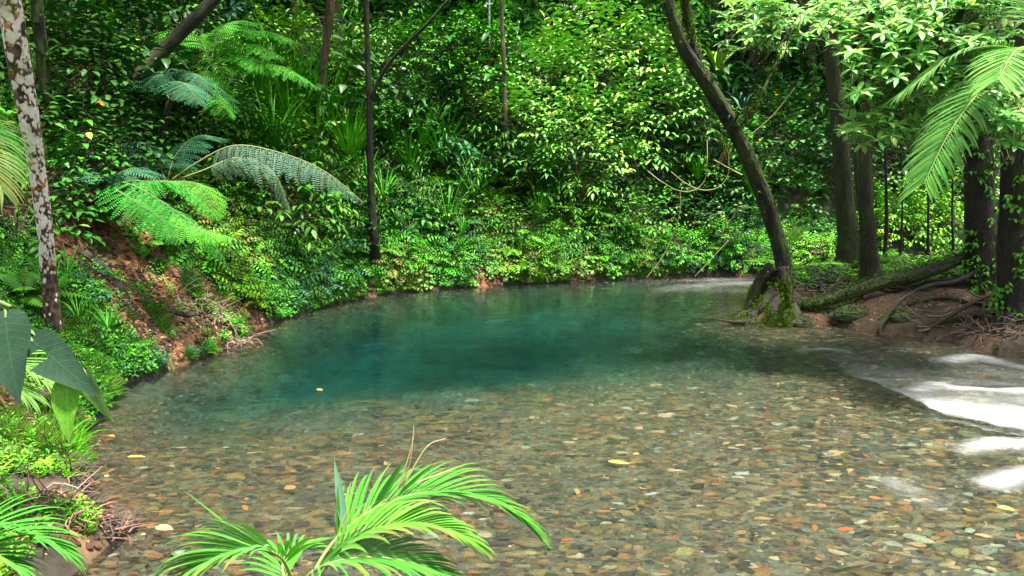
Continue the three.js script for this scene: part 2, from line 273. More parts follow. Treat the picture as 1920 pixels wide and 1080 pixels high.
{
  const g = new Geo(), xs = [-8, -7, -6, ...line(-5, 2.5, 0.15), ...line(2.56, 7.5, 0.07), 8, 9, 10, 12, 16, 21], zs = [-21, -19, -17.5, ...line(-16.5, -9.2, 0.2), ...line(-9, -4, 0.07), ...line(-3.9, -1.9, 0.15)];
  const top = zs.map((z) => xs.map((x) => g.v([x, wave(x, z), z], x * 0.5, z * 0.5, [1, 1, 1]))), bot = zs.map((z, j) => xs.map((x, i) => ((j === 0 || i === 0 || j === zs.length - 1 || i === xs.length - 1) ? [g.v([x, wave(x, z), z], x, 0, [1, 1, 1]), g.v([x, -3, z], x, 1, [1, 1, 1])] : null)));
  for (let j = 0; j + 1 < zs.length; j++) for (let i = 0; i + 1 < xs.length; i++) { g.t(top[j][i], top[j + 1][i], top[j + 1][i + 1]); g.t(top[j][i], top[j + 1][i + 1], top[j][i + 1]); }
  const sideQ = (a, b) => { g.t(a[0], b[0], b[1]); g.t(a[0], b[1], a[1]); }, J = zs.length - 1, I = xs.length - 1;
  for (let i = 0; i < I; i++) { sideQ(bot[0][i], bot[0][i + 1]); sideQ(bot[J][i + 1], bot[J][i]); }
  for (let j = 0; j < J; j++) { sideQ(bot[j + 1][0], bot[j][0]); sideQ(bot[j][I], bot[j + 1][I]); }
  const cn = [[xs[0], zs[0]], [xs[I], zs[0]], [xs[I], zs[J]], [xs[0], zs[J]]].map(([x, z]) => g.v([x, -3, z], x, z, [1, 1, 1])); g.t(cn[0], cn[1], cn[2]); g.t(cn[0], cn[2], cn[3]);
  const rip = tex(1024, 1024, (u, v) => { const w = fbm(u * 5, v * 5, 2, 46, 5) * 0.12, a = fbm((u + w) * 8, (v + w) * 26, 4, 41, 26), b = fbm(u * 40, v * 90, 2, 44, 90), k = 0.7 * a + 0.3 * b; return [k, k, k]; });
  rip.repeat.set(0.5, 0.5);
  const water = phys({ color: 0xffffff, roughness: 0.05, transmission: 1, thickness: 1, ior: 1.33, attenuationColor: new THREE.Color().setRGB(0.43, 0.83, 0.88), attenuationDistance: 1.5, bumpMap: rip, bumpScale: 0.012, side: THREE.FrontSide });
  solo('stream_water', g.build(), water, 'clear shallow stream deepening to a teal pool', 'water', null, 'structure');
  // silky white water: a sheet just over the standing waves
  const foam = (name, x0, x1, z0, z1, st, lab, W, Hh, cap) => {
    const f = new Geo(), X = line(x0, x1, st), Z = line(z0, z1, st), r = Z.map((z) => X.map((x) => f.v([x, wave(x, z) + 0.012, z], (x - x0) / (x1 - x0), (z - z0) / (z1 - z0), [1, 1, 1])));
    for (let j = 0; j + 1 < Z.length; j++) for (let i = 0; i + 1 < X.length; i++) { f.t(r[j][i], r[j + 1][i], r[j + 1][i + 1]); f.t(r[j][i], r[j + 1][i + 1], r[j][i + 1]); }
    const a = tex(W, Hh, (u, v) => { const x = mix(x0, x1, u), z = mix(z0, z1, v), st2 = fbm(x * 1.4 + z * 0.5, z * 6.5 - x * 1.6, 4, 51), fine = fbm(x * 5, z * 34 - x * 7, 3, 52); const m = foamAt(x, z) * ss(0, 0.05, Math.min(u, 1 - u, v, 1 - v)); const k = cap * clamp(m * (0.45 + 0.8 * ss(0.2, 0.75, st2) + 0.25 * (fine - 0.5))); return [k, k, k]; });
    a.wrapS = a.wrapT = THREE.ClampToEdgeWrapping;
    return solo(name, f.build(), std({ color: new THREE.Color(0.5, 0.515, 0.55), roughness: 0.5, alphaMap: a, transparent: true }), lab, 'white water', null, 'structure');
  };
  foam('whitewater', 2.4, 8.2, -8.7, -3.9, 0.07, 'silky white water of the rapid entering from the side', 1024, 1024, 0.9);
  foam('riffle', 2.6, 6.2, -16.2, -12.6, 0.15, 'pale broken water over the shallow far bend', 512, 512, 0.4);
}

// ---------------------------------------------------------------- stones of the bed
const STONE = [[0.174, 0.110, 0.043], [0.116, 0.076, 0.031], [0.220, 0.145, 0.062], [0.151, 0.116, 0.055], [0.278, 0.194, 0.094], [0.064, 0.041, 0.020], [0.197, 0.135, 0.035], [0.232, 0.108, 0.031], [0.418, 0.309, 0.176], [0.128, 0.106, 0.055], [0.151, 0.073, 0.027], [0.046, 0.029, 0.016]];
const stoneAt = (x) => { const k = rnd(); return x > 1.6 + rr(-2, 2) ? pick([STONE[2], STONE[4], STONE[8], STONE[3], STONE[6], STONE[0], STONE[9], STONE[5]]) : pick([STONE[0], STONE[1], STONE[2], STONE[3], STONE[5], STONE[7], STONE[10], STONE[11], STONE[6]]); };
const stoneGeo = [];
for (let k = 0; k < 7; k++) {
  const g = new THREE.IcosahedronGeometry(1, 1), p = g.attributes.position, cl = [];
  for (let i = 0; i < p.count; i++) { const x = p.getX(i), y = p.getY(i), z = p.getZ(i), n = 0.72 + 0.5 * fbm(x * 1.3 + k * 9, z * 1.3 + y + 4, 2, k); p.setXYZ(i, x * n, y * n * 0.3 * (y > 0 ? 0.8 : 1), z * n * 0.68); cl.push(1, 1, 1); }
  g.setAttribute('color', new THREE.Float32BufferAttribute(cl, 3)); g.computeVertexNormals(); stoneGeo.push(g);
}
{
  const mats = STONE.map((c) => std({ color: new THREE.Color(...c), map: grainTex, roughness: 0.7 }));
  const special = [std({ color: new THREE.Color(0.36, 0.32, 0.25), map: grainTex, roughness: 0.7 }), std({ color: new THREE.Color(0.36, 0.15, 0.05), map: grainTex, roughness: 0.7 }), std({ color: new THREE.Color(0.3, 0.24, 0.07), map: grainTex, roughness: 0.7 })];
  const put = (m, x, z, s) => { m.position.set(x, H(x, z) + s * 0.1, z); m.rotation.set(rr(-0.22, 0.22), rr(-0.6, 0.6) + (rnd() < 0.5 ? 0 : Math.PI), rr(-0.14, 0.14)); m.scale.set(s * rr(0.9, 1.5), s * rr(0.45, 1.0), s * rr(0.6, 1.1)); };
  let n = 0; while (n < 300) {
    const py = 1105 - 330 * Math.pow(rnd(), 1.3), px = rr(160, 1930), p = L0(px, py, -0.2); if (S(p[0], p[2]) > -0.12) continue;
    const m = part('stone', pick(stoneGeo), rnd() < 0.13 ? pick(special) : pick(mats), riverbed); put(m, p[0], p[2], mix(0.022, 0.065, Math.pow(rnd(), 1.8)) * (rnd() < 0.06 ? 1.6 : 1)); n++;
  }
  const N = 20000, per = stoneGeo.map(() => []);
  for (let k = 0; k < N * 7; k++) { const x = rr(-3.6, 8), z = -2.4 - 12 * Math.pow(rnd(), 1.3); if (S(x, z) > -0.03 || H(x, z) < -0.45 - rnd() * 1.4) continue; per[k % 7].push([x, z, mix(0.009, 0.05, Math.pow(rnd(), 2.6)) * (1 + 0.05 * -z) * (0.24 + 0.95 * fbm(x * 1.3, z * 1.3, 3, 107)) * (rnd() < 0.1 ? 1.5 : 1)]); }
  const d = new THREE.Object3D(), col = new THREE.Color();
  per.forEach((l, k) => {
    const im = shadows(new THREE.InstancedMesh(stoneGeo[k], std({ map: grainTex, roughness: 0.75 }), l.length)); im.name = 'pebbles'; im.userData.kind = 'stuff';
    l.forEach(([x, z, s], i) => { put(d, x, z, s); d.updateMatrix(); im.setMatrixAt(i, d.matrix); const c = jit(rnd() < 0.035 ? pick([[0.36, 0.32, 0.25], [0.27, 0.1, 0.03]]) : stoneAt(x), 0.5); im.setColorAt(i, col.setRGB(...c)); });
    riverbed.add(im);
  });
}
// ---------------------------------------------------------------- plant kit
const GREEN = { mid: [0.042, 0.175, 0.009], lime: [0.13, 0.34, 0.016], pale: [0.19, 0.45, 0.07], vivid: [0.06, 0.29, 0.009], deep: [0.015, 0.085, 0.012], blue: [0.02, 0.095, 0.045], olive: [0.065, 0.12, 0.02], yellow: [0.28, 0.34, 0.04], dead: [0.16, 0.09, 0.04], straw: [0.34, 0.26, 0.12] };
const WOODC = [0.06, 0.045, 0.03];

// a spray: twig with alternate leaves, or a rosette at the twig's end
function spray(g, b, d, o) {
  const { n = 7, L = 0.14, W = 0.06, col, prof = 'broad', seg = 3, rosette = false, droop = 0.3, young = 0.025, step = 0.5 } = o;
  if (rosette) {
    const e = add(b, d, L * 0.4), a0 = rnd() * 6.28; let s = cross(d, UPV); if (len(s) < 0.1) s = [1, 0, 0]; s = nrm(s); const q = cross(s, d);
    for (let k = 0; k < n; k++) { const a = a0 + k * 2.4, sp = rr(0.75, 1.25), out = nrm(add(add(mul(d, rr(0.25, 0.75)), s, Math.cos(a) * sp), q, Math.sin(a) * sp)); leaf(g, e, nrm(add(out, [0, -1, 0], droop * 0.5)), nrm(add(d, UPV, 0.6)), L * rr(0.7, 1.1), W * rr(0.8, 1.15), { seg, prof, curl: rr(0.1, 0.3), col: jit(rnd() < young ? GREEN.yellow : col, 0.28), fold: 0.3 }); }
    return;
  }
  let c = b; d = nrm(d);
  for (let k = 0; k < n; k++) {
    let s = cross(d, UPV); if (len(s) < 0.1) s = [1, 0, 0]; s = nrm(s); const up = nrm(cross(s, d)), sg = k % 2 ? 1 : -1;
    const ld = k === n - 1 ? d : nrm(add(add(mul(d, rr(0.35, 0.8)), s, sg * rr(0.7, 1.1)), [0, -1, 0], droop * rr(0.4, 1.4)));
    leaf(g, c, ld, nrm(add(add(up, UPV, 0.6), [rr(-1, 1), rr(-1, 1), rr(-1, 1)], 0.35)), L * rr(0.7, 1.15), W * rr(0.8, 1.15), { seg, prof, curl: rr(0.08, 0.35), col: jit(rnd() < young ? GREEN.yellow : col, 0.3), fold: rr(0.15, 0.45) });
    c = add(c, d, L * step); d = nrm(add(d, [rr(-0.2, 0.2), -droop * 0.25, rr(-0.2, 0.2)]));
  }
}
// bush: returns [foliage geometry, stem geometry], base at the origin, about 2r wide and h high
function bush(o) {
  const { r = 0.6, h = 1, sprays = 60, stems = 7, lean = [0, 0, 0], rest = {} } = o, g = new Geo(), w = new Geo();
  const tips = [];
  for (let k = 0; k < stems; k++) {
    const a = k / stems * 6.28 + rr(-0.4, 0.4), q = Math.sqrt(rnd()), e = [Math.cos(a) * r * q * 0.75 + lean[0] * 0.6, h * rr(0.55, 0.95), Math.sin(a) * r * q * 0.75 + lean[2] * 0.6];
    const pts = curve([[Math.cos(a) * 0.04, -0.12, Math.sin(a) * 0.04], [e[0] * 0.35, e[1] * 0.5, e[2] * 0.35], e], 6);
    tube(w, pts, (t) => 0.014 * (1 - 0.75 * t) * (0.6 + h * 0.4), { sides: 5, col: WOODC }); tips.push(pts);
  }
  for (let k = 0; k < sprays; k++) {
    // a point in the uneven outer shell of the bush
    const a = rnd() * 6.28, y = Math.pow(rnd(), 0.75), lump = 0.65 + 0.6 * vnoise(a * 1.1 + o.id * 3, y * 2.4, 70 + o.id), rad = r * Math.sqrt(Math.max(0.06, 1 - Math.pow(Math.abs(y - 0.42) / 0.62, 2))) * lump * rr(0.6, 1);
    const p = [Math.cos(a) * rad + lean[0] * y, h * (0.08 + 0.9 * y), Math.sin(a) * rad + lean[2] * y];
    const out = nrm([Math.cos(a) * (1.1 - 0.5 * y), mix(-0.15, 0.9, y) + rr(-0.3, 0.3), Math.sin(a) * (1.1 - 0.5 * y)]);
    spray(g, p, out, rest);
    if (k % 3 === 0) { const s = pick(tips), m = s[2 + Math.floor(rnd() * 4)]; tube(w, curve([m, add(mul(add(m, p), 0.5), [0, 0.04, 0]), p, add(p, out, rest.L * rest.n * 0.3)], 4), (t) => 0.006 * (1 - 0.6 * t), { sides: 3, col: WOODC, cap: false }); }
  }
  return [g.build(), w.build()];
}
// unit pinna of a tree fern: along +x, face +y, length 1
function pinnaGeo(n, W, k) {
  const g = new Geo(), col = [1, 1, 1]; seed = 900 + k;
  tube(g, [[0, 0, 0], [0.5, 0.03, 0], [1, -0.12, 0]], [0.012, 0.009, 0.003], { sides: 3, cap: false });
  for (let i = 0; i < n; i++) for (const s of [-1, 1]) {
    const t = (i + 0.7) / n, x = t, y = 0.11 * t * (1 - t) * 1.2 - 0.12 * t * t, l = W * Math.pow(Math.sin(Math.PI * (0.16 + 0.82 * t)), 0.7) * rr(0.85, 1.1), w = 0.72 / n;
    const b = [x, y, 0], e = [x + l * 0.32, y - l * 0.28 * rr(0.5, 1.4), s * l], m = mul(add(b, e), 0.5);
    const A = g.v(b, 0, 0, col), B = g.v(add(m, [w * 0.44, 0.012, 0]), 0.3, 0.5, col), C = g.v(e, 0.5, 1, col), D = g.v(add(m, [-w * 0.44, 0.012, 0]), 0.7, 0.5, col);
    g.t(A, B, C); g.t(A, C, D);
  }
  return g.build();
}
const pinnae = [0, 1, 2].map((k) => pinnaGeo(12, [0.17, 0.2, 0.15][k], k));
const pinnaMats = new Map();
const tint = (base, c) => { const k = base.uuid + c.map((x) => x.toFixed(3)).join(); if (!pinnaMats.has(k)) { const m = base.clone(); m.color = new THREE.Color().setRGB(...c); pinnaMats.set(k, m); } return pinnaMats.get(k); };
const basis = new THREE.Matrix4();
function putAlong(m, at, x, y, scale) { const z = nrm(cross(x, y)), yy = cross(z, x); basis.makeBasis(V3(x), V3(yy), V3(z)); m.quaternion.setFromRotationMatrix(basis); m.position.set(...at); m.scale.set(...scale); }
// feather of a tree fern along a curve of world points; parent is the plant's group
function fernFrond(parent, pts, o = {}) {
  const { pinna = 0.34, n = 22, col = GREEN.mid, r = 0.012, from = 0.18, hang = 0.25, stemCol = [0.08, 0.1, 0.03] } = o, og = [parent.position.x, parent.position.y, parent.position.z];
  const c = curve(pts, 30), g = new Geo(og); tube(g, c, (t) => r * (1 - 0.8 * t), { sides: 5, col: stemCol });
  const f = part('frond', g.build(), M.stem, parent), mats = [tint(M.fern, col), tint(M.fern, mul(col, 1.25)), tint(M.fern, [col[0] * 1.3, col[1] * 1.05, col[2] * 0.9])];
  for (let i = 0; i < n; i++) {
    const t = from + (1 - from) * Math.pow((i + 0.5) / n, 0.92), fi = t * 30, k = Math.min(29, Math.floor(fi)), p = add(mul(c[k], 1 - (fi - k)), c[k + 1], fi - k), d = nrm(sub(c[k + 1], c[k]));
    let s = cross(d, UPV); if (len(s) < 0.15) s = [1, 0, 0]; s = nrm(s); const u = (t - from) / (1 - from), L = pinna * Math.pow(Math.sin(Math.PI * (0.22 + 0.76 * u)), 0.8) * 1.02;
    for (const sg of [-1, 1]) { const x = nrm(add(add(add(mul(s, sg), d, 0.25 + 0.5 * u), [0, -1, 0], hang * rr(0.5, 1.5)), [rr(-1, 1), rr(-1, 1), rr(-1, 1)], 0.08)); const m = part('pinna', pick(pinnae), pick(mats), f); putAlong(m, sub(p, og), x, nrm(cross(cross(d, UPV), d)), [L, L * rr(0.6, 1.6), L]); }
  }
  return f;
}
// feather of a palm along a curve: every leaflet its own blade
function palmFrond(parent, pts, o = {}) {
  const { L = 0.5, W = 0.026, n = 26, col = GREEN.vivid, from = 0.15, grav = 0.6, r = 0.012, angle = [1.15, 0.5], split = true, mat = M.grass, rachis = [0.16, 0.22, 0.05], seg = 5, lift = 0.25, tipYellow = 0.12, nearTip = 0.45 } = o, og = [parent.position.x, parent.position.y, parent.position.z];
  const c = curve(pts, 32), g = new Geo(og); tube(g, c, (t) => r * (1 - 0.82 * t), { sides: 6, col: rachis });
  const f = part('frond', g.build(), M.stem, parent), all = split ? null : new Geo(og);
  for (let i = 0; i < n; i++) for (const sg of [-1, 1]) {
    const u = (i + 0.5 + sg * 0.18) / n, t = from + (1 - from) * u * 0.995, fi = Math.min(31.99, t * 32), k = Math.floor(fi), p = add(mul(c[k], 1 - (fi - k)), c[k + 1], fi - k), d = nrm(sub(c[k + 1], c[k]));
    let s = cross(d, UPV); if (len(s) < 0.15) s = [1, 0, 0]; s = nrm(s); const up = nrm(cross(s, d)), a = mix(angle[0], angle[1], u) * rr(0.9, 1.1), l = L * mix(1, nearTip, Math.pow(Math.abs(u - 0.4) / 0.6, 2)) * rr(0.88, 1.08);
    const dir = nrm(add(add(mul(d, Math.cos(a)), s, sg * Math.sin(a)), up, lift * (1 - u)));
    const q = split ? new Geo(og) : all; blade(q, p, dir, up, l, W * rr(0.8, 1.2), { seg, grav: grav * rr(0.7, 1.3), fold: 0.45, col: jit(col, 0.22), tipCol: rnd() < tipYellow ? pick([[0.16, 0.17, 0.025], [0.12, 0.075, 0.03]]) : undefined, prof: 'lance' });
    if (split) part('leaflet', q.build(), mat, f);
  }
  if (!split) tag(part('leaflets', all.build(), mat, f), null, null, null, 'stuff');
  return f;
}
function archPts(b, az, el, L, sag) { const pts = [b]; let d = [Math.cos(az) * Math.cos(el), Math.sin(el), Math.sin(az) * Math.cos(el)], p = b; for (let k = 0; k < 5; k++) { p = add(p, d, L / 5); pts.push(p); d = nrm(add(d, [0, -1, 0], sag)); } return pts; }
// clump of long strap leaves
function strapGeo(n, L, W, col, k, grav = 0.7, spread = 0.9) { seed = 300 + k * 17; const g = new Geo(); for (let i = 0; i < n; i++) { const a = rnd() * 6.28, e = rr(0.3, 1) * spread, d = nrm([Math.cos(a) * e, 1, Math.sin(a) * e]); blade(g, [Math.cos(a) * 0.05, -0.05, Math.sin(a) * 0.05], d, nrm(cross(cross(d, UPV), d)), L * rr(0.55, 1.1), W * rr(0.7, 1.2), { seg: 6, grav: grav * rr(0.6, 1.4), col: jit(col, 0.3), fold: 0.5, prof: 'strap' }); } return g.build(); }
// low fern plant: rosette of once-divided fronds
function lowFernGeo(n, L, col, k, pin = 10) {
  seed = 500 + k * 31; const g = new Geo();
  for (let i = 0; i < n; i++) {
    const az = i / n * 6.28 + rr(-0.3, 0.3), c = curve(archPts([0, 0, 0], az, rr(0.6, 1.2), L * rr(0.7, 1.1), 0.34), 12), cc = jit(col, 0.3);
    tube(g, c, (t) => 0.005 * (1 - 0.8 * t), { sides: 3, col: [0.05, 0.07, 0.02], cap: false });
    for (let j = 0; j < pin; j++) for (const sg of [-1, 1]) { const t = 0.15 + 0.84 * (j + 0.5) / pin, q = Math.min(11, Math.floor(t * 12)), d = nrm(sub(c[q + 1], c[q])), s = nrm(cross(d, UPV)); leaf(g, add(mul(c[q], 1 - (t * 12 - q)), c[q + 1], t * 12 - q), nrm(add(add(mul(s, sg), d, 0.4), [0, -0.25, 0])), nrm(cross(s, d)), L * 0.3 * Math.sin(Math.PI * (0.2 + 0.75 * t)), L * 0.075, { col: cc, curl: 0.2, fold: 0.2, prof: 'lance' }); }
  }
  return g.build();
}

// ---------------------------------------------------------------- kinds of bank plants, a few shapes of each
const KIND = {
  broad: { r: 0.6, h: 0.9, sprays: 64, rest: { n: 7, L: 0.15, W: 0.062, col: GREEN.mid }, mat: M.leaf, name: 'broad_leaved_shrub', cat: 'shrub', look: 'broad-leaved green shrub' },
  small: { r: 0.6, h: 0.85, sprays: 105, rest: { n: 9, L: 0.085, W: 0.038, col: GREEN.vivid }, mat: M.leaf, name: 'small_leaved_shrub', cat: 'shrub', look: 'small-leaved bright shrub' },
  pale: { r: 0.75, h: 1.1, sprays: 84, rest: { n: 7, L: 0.14, W: 0.055, col: GREEN.pale, young: 0.06 }, mat: M.leaf, name: 'pale_leaved_shrub', cat: 'shrub', look: 'pale yellow-green shrub' },
  lime: { r: 0.6, h: 0.8, sprays: 90, rest: { n: 8, L: 0.11, W: 0.05, col: GREEN.lime }, mat: M.leaf, name: 'lime_green_shrub', cat: 'shrub', look: 'lime-green shrub' },
  lance: { r: 0.6, h: 1.0, sprays: 60, rest: { n: 7, L: 0.2, W: 0.036, col: GREEN.mid, prof: 'lance', droop: 0.6 }, mat: M.blade, name: 'narrow_leaved_shrub', cat: 'shrub', look: 'narrow-leaved drooping shrub' },
  glossy: { r: 0.6, h: 0.85, sprays: 56, rest: { n: 6, L: 0.15, W: 0.06, col: GREEN.deep, young: 0.02 }, mat: M.gloss, name: 'glossy_dark_shrub', cat: 'shrub', look: 'dark glossy-leaved shrub' },
  round: { r: 0.65, h: 1.0, sprays: 62, rest: { n: 6, L: 0.13, W: 0.085, col: [0.05, 0.19, 0.04], prof: 'obov' }, mat: M.gloss, name: 'round_leaved_shrub', cat: 'shrub', look: 'round-leaved shiny shrub' },
};
KIND.large = { r: 0.7, h: 1.0, sprays: 26, rest: { n: 5, L: 0.3, W: 0.13, col: [0.04, 0.2, 0.016], prof: 'ovate', seg: 4, droop: 0.5 }, mat: M.gloss, name: 'large_leaved_shrub', cat: 'shrub', look: 'large-leaved drooping shrub' };
let bid = 0;
for (const [key, k] of Object.entries(KIND)) { k.shapes = []; for (let v = 0; v < 4; v++) { seed = 1000 + bid * 77; k.shapes.push(bush({ ...k, id: bid++, stems: 7, lean: [rr(-0.15, 0.15), 0, rr(-0.1, 0.3)] })); } }
KIND.strap = { shapes: [0, 1, 2].map((v) => [strapGeo(34, 0.95, 0.03, GREEN.vivid, v)]), mat: M.blade, name: 'long_grass_clump', cat: 'grass clump', look: 'arching long-grass clump' };
KIND.fern = { shapes: [0, 1, 2].map((v) => [lowFernGeo(9, 0.75, GREEN.mid, v, 13)]), mat: M.fern, name: 'ground_fern', cat: 'fern', look: 'low green fern' };
const TINTS = [[1, 1, 1], [0.5, 0.55, 0.75], [0.8, 0.75, 0.6], [1.35, 1.1, 0.8], [0.6, 0.75, 1.1], [0.38, 0.45, 0.5]], LIGHT = [[1, 1, 1], [0.8, 0.92, 1.1], [1.15, 1.02, 0.9], [0.75, 0.8, 0.7]];
const plants = []; // everything that is labelled by where it grows
function plant(kind, at, scale, o = {}) {
  const k = KIND[kind], sh = o.shape !== undefined ? k.shapes[o.shape] : pick(k.shapes), g = thing(k.name, null, k.cat, at, 'plants growing on the river banks');
  const f = part(kind === 'strap' ? 'blades' : kind === 'fern' ? 'fronds' : 'foliage', sh[0], tint(k.mat, pick(['small', 'lime', 'pale'].includes(kind) ? LIGHT : TINTS)), g); f.userData.kind = 'stuff'; if (sh[1]) part('stem', sh[1], M.stem, g);
  g.rotation.y = o.turn ?? rnd() * 6.28; const s = Array.isArray(scale) ? scale : [scale, scale * rr(0.85, 1.15), scale]; g.scale.set(...s);
  plants.push([g, o.look || k.look, at, s[1]]); return g;
}
// ---------------------------------------------------------------- trees
const barkCol = (base, moss, amt, sd) => (q, t, a) => { const n = fbm(q[0] * 7 + q[2] * 5, q[1] * 5, 4, sd), m = ss(0.62 - amt * 0.4, 0.78 - amt * 0.4, n); return mixc(mul(base, 0.75 + 0.5 * fbm(q[0] * 20, q[1] * 9 + q[2] * 20, 3, sd + 3)), moss, m); };
const TM = [0.05, 0.085, 0.012];
// crown of leafy twigs spread through an uneven volume, on real limbs
const crownShapes = [];
function crownGeo(k, o) {
  seed = 4000 + k * 131; const g = new Geo(), w = new Geo(), { R = 2.6, Hh = 1.5, n = 300, spec } = o;
  const lobes = []; for (let i = 0; i < 9; i++) { const a = i * 2.4, q = Math.sqrt((i + 0.5) / 9) * R * 0.75; lobes.push([Math.cos(a) * q, rr(-0.4, 0.7) * Hh, Math.sin(a) * q, R * rr(0.28, 0.46)]); }
  for (const l of lobes) { tube(w, curve([[0, -Hh, 0], [l[0] * 0.4, l[1] * 0.3 - Hh * 0.4, l[2] * 0.4], [l[0], l[1], l[2]]], 8), (t) => 0.05 * (1 - 0.8 * t), { sides: 5, col: WOODC }); }
  for (let i = 0; i < n; i++) { const l = pick(lobes), a = rnd() * 6.28, c = rr(-1, 1), q = Math.sqrt(1 - c * c), rad = l[3] * Math.pow(rnd(), 0.4), p = [l[0] + Math.cos(a) * q * rad, l[1] + c * rad * 0.7, l[2] + Math.sin(a) * q * rad]; spray(g, p, nrm([Math.cos(a) * q, c * 0.6 - 0.1, Math.sin(a) * q]), spec); }
  return [g.build(), w.build()];
}
const CROWN = [0, 1, 2].map((k) => crownGeo(k, { n: 330, spec: { seg: 2, n: 7, L: 0.17, W: 0.07, col: [GREEN.mid, GREEN.vivid, GREEN.deep][k] } }));
function addCrown(tree, at, s, k) { const [f, w] = CROWN[k % 3], og = tree.position, c = part('crown', f, M.leaf, tree); c.userData.kind = 'stuff'; const l = part('limbs', w, M.stem, c); for (const m of [c]) { m.position.set(at[0] - og.x, at[1] - og.y, at[2] - og.z); m.scale.set(s, s, s); m.rotation.y = k * 1.7; } return l; }
// trunk through pixel points [px, py, depth, width px]
function trunkTree(name, label, pts, o = {}) {
  const w = pts.map(([a, b, d]) => P(a, b, d)), rad = pts.map(([, , d, r]) => r * d / FPX / 2); const base = [w[0][0], w[0][1], w[0][2]];
  if (base[1] > H(base[0], base[2]) - 0.02) { base[1] = H(base[0], base[2]) - 0.12; w.unshift(base.slice()); rad.unshift(rad[0] * 1.08); }
  const t = thing(name, label, o.cat || 'tree', base, o.group), g = new Geo(base), n = o.n || pts.length * 7, c = curve(w, n);
  tube(g, c, radiiAlong(rad), { sides: o.sides || 14, rough: o.rough ?? 0.12, colf: o.colf || barkCol(o.bark || [0.06, 0.048, 0.035], TM, o.moss ?? 0.4, o.sd || 1), nseed: o.sd || 1, flute: o.flute });
  part('trunk', g.build(), o.mat || M.bark, t);
  for (const b of o.branches || []) { const q = new Geo(base), bw = b.map(([x, y, d]) => P(x, y, d)), br = b.map(([, , d, r]) => r * d / FPX / 2); tube(q, curve(bw, bw.length * 5), radiiAlong(br), { sides: 8, rough: 0.15, colf: o.colf || barkCol(o.bark || [0.06, 0.048, 0.035], TM, o.moss ?? 0.4, (o.sd || 1) + 9) }); part('branch', q.build(), o.mat || M.bark, t); }
  if (o.crown) { const e = w[w.length - 1]; o.crown.forEach(([dx, dy, dz, s], i) => addCrown(t, [e[0] + dx, e[1] + dy, e[2] + dz], s, i + (o.sd || 0))); }
  return t;
}
const rootGeo = (base, list, sd, moss = 0.3, bark = [0.085, 0.07, 0.055]) => list.map((l, i) => { const g = new Geo(base), w = l.map(([x, y, d]) => P(x, y, d)); tube(g, curve(w, l.length * 5), radiiAlong(l.map(([, , d, r]) => r * d / FPX / 2)), { sides: 8, rough: 0.25, nseed: i + sd, colf: barkCol(bark, TM, moss, sd + i) }); return g.build(); });
// moss fuzz: tiny tufts scattered over a trunk
const tuft = (() => { seed = 71; const g = new Geo(); for (let i = 0; i < 9; i++) { const a = rnd() * 6.28, e = rr(0.2, 1); blade(g, [0, 0, 0], nrm([Math.cos(a) * e, 1, Math.sin(a) * e]), [Math.cos(a + 1.5), 0.3, Math.sin(a + 1.5)], rr(0.018, 0.04), 0.006, { seg: 2, grav: 0.5, col: [1, 1, 1] }); } return g.build(); })();
function mossOn(tree, meshName, count, keep, cols, size = 1) {
  const og = tree.position, m = new THREE.Object3D(), list = [];
  const src = tree.children.filter((c) => meshName.includes(c.name)), q = new THREE.Quaternion(), up = new THREE.Vector3(0, 1, 0);
  for (let tries = 0; tries < count * 8 && list.length < count; tries++) { const g = pick(src).geometry, p = g.attributes.position, n = g.attributes.normal, i = Math.floor(rnd() * p.count), a = [p.getX(i) + og.x + rr(-0.03, 0.03), p.getY(i) + og.y + rr(-0.05, 0.05), p.getZ(i) + og.z + rr(-0.03, 0.03)]; const nn = [n.getX(i), n.getY(i), n.getZ(i)]; if (!keep(a, nn)) continue; m.position.set(p.getX(i) + rr(-0.02, 0.02), p.getY(i) + rr(-0.06, 0.06), p.getZ(i) + rr(-0.02, 0.02)); q.setFromUnitVectors(up, new THREE.Vector3(...nrm(add(nn, [rr(-1, 1), rr(-1, 1), rr(-1, 1)], 0.4)))); m.quaternion.copy(q); const s = rr(0.45, 1.0) * size; m.scale.set(s, s, s); m.updateMatrix(); list.push(m.matrix.clone()); }
  const im = shadows(new THREE.InstancedMesh(tuft, M.fern, list.length)), c = new THREE.Color(); im.name = 'moss'; im.userData.kind = 'stuff'; list.forEach((x, i) => { im.setMatrixAt(i, x); im.setColorAt(i, c.setRGB(...jit(pick(cols), 0.35))); }); tree.add(im);
}

// roots that snake over the ground away from a trunk's foot
function surfaceRoots(tree, n, L, r) {
  const og = [tree.position.x, tree.position.y, tree.position.z];
  for (let k = 0; k < n; k++) { let a = k / n * 6.28 + rr(-0.3, 0.3), x = og[0] + Math.cos(a) * 0.1, z = og[2] + Math.sin(a) * 0.1; const pts = [[x, H(x, z) + 0.28, z]], m = 7, l = L * rr(0.6, 1.2); for (let i = 1; i <= m; i++) { a += rr(-0.45, 0.45); x += Math.cos(a) * l / m; z += Math.sin(a) * l / m; pts.push([x, Math.max(H(x, z), -0.1) + mix(0.05, -0.01, i / m) + rr(-0.01, 0.03), z]); }
    const g = new Geo(og); tube(g, curve(pts, 22), (t) => r * (1.15 - t) * (1 + 0.5 * Math.exp(-t * 9)), { sides: 7, rough: 0.25, nseed: k, colf: barkCol([0.07, 0.055, 0.042], TM, 0.25, 140 + k) }); part('root', g.build(), M.bark, tree); }
}
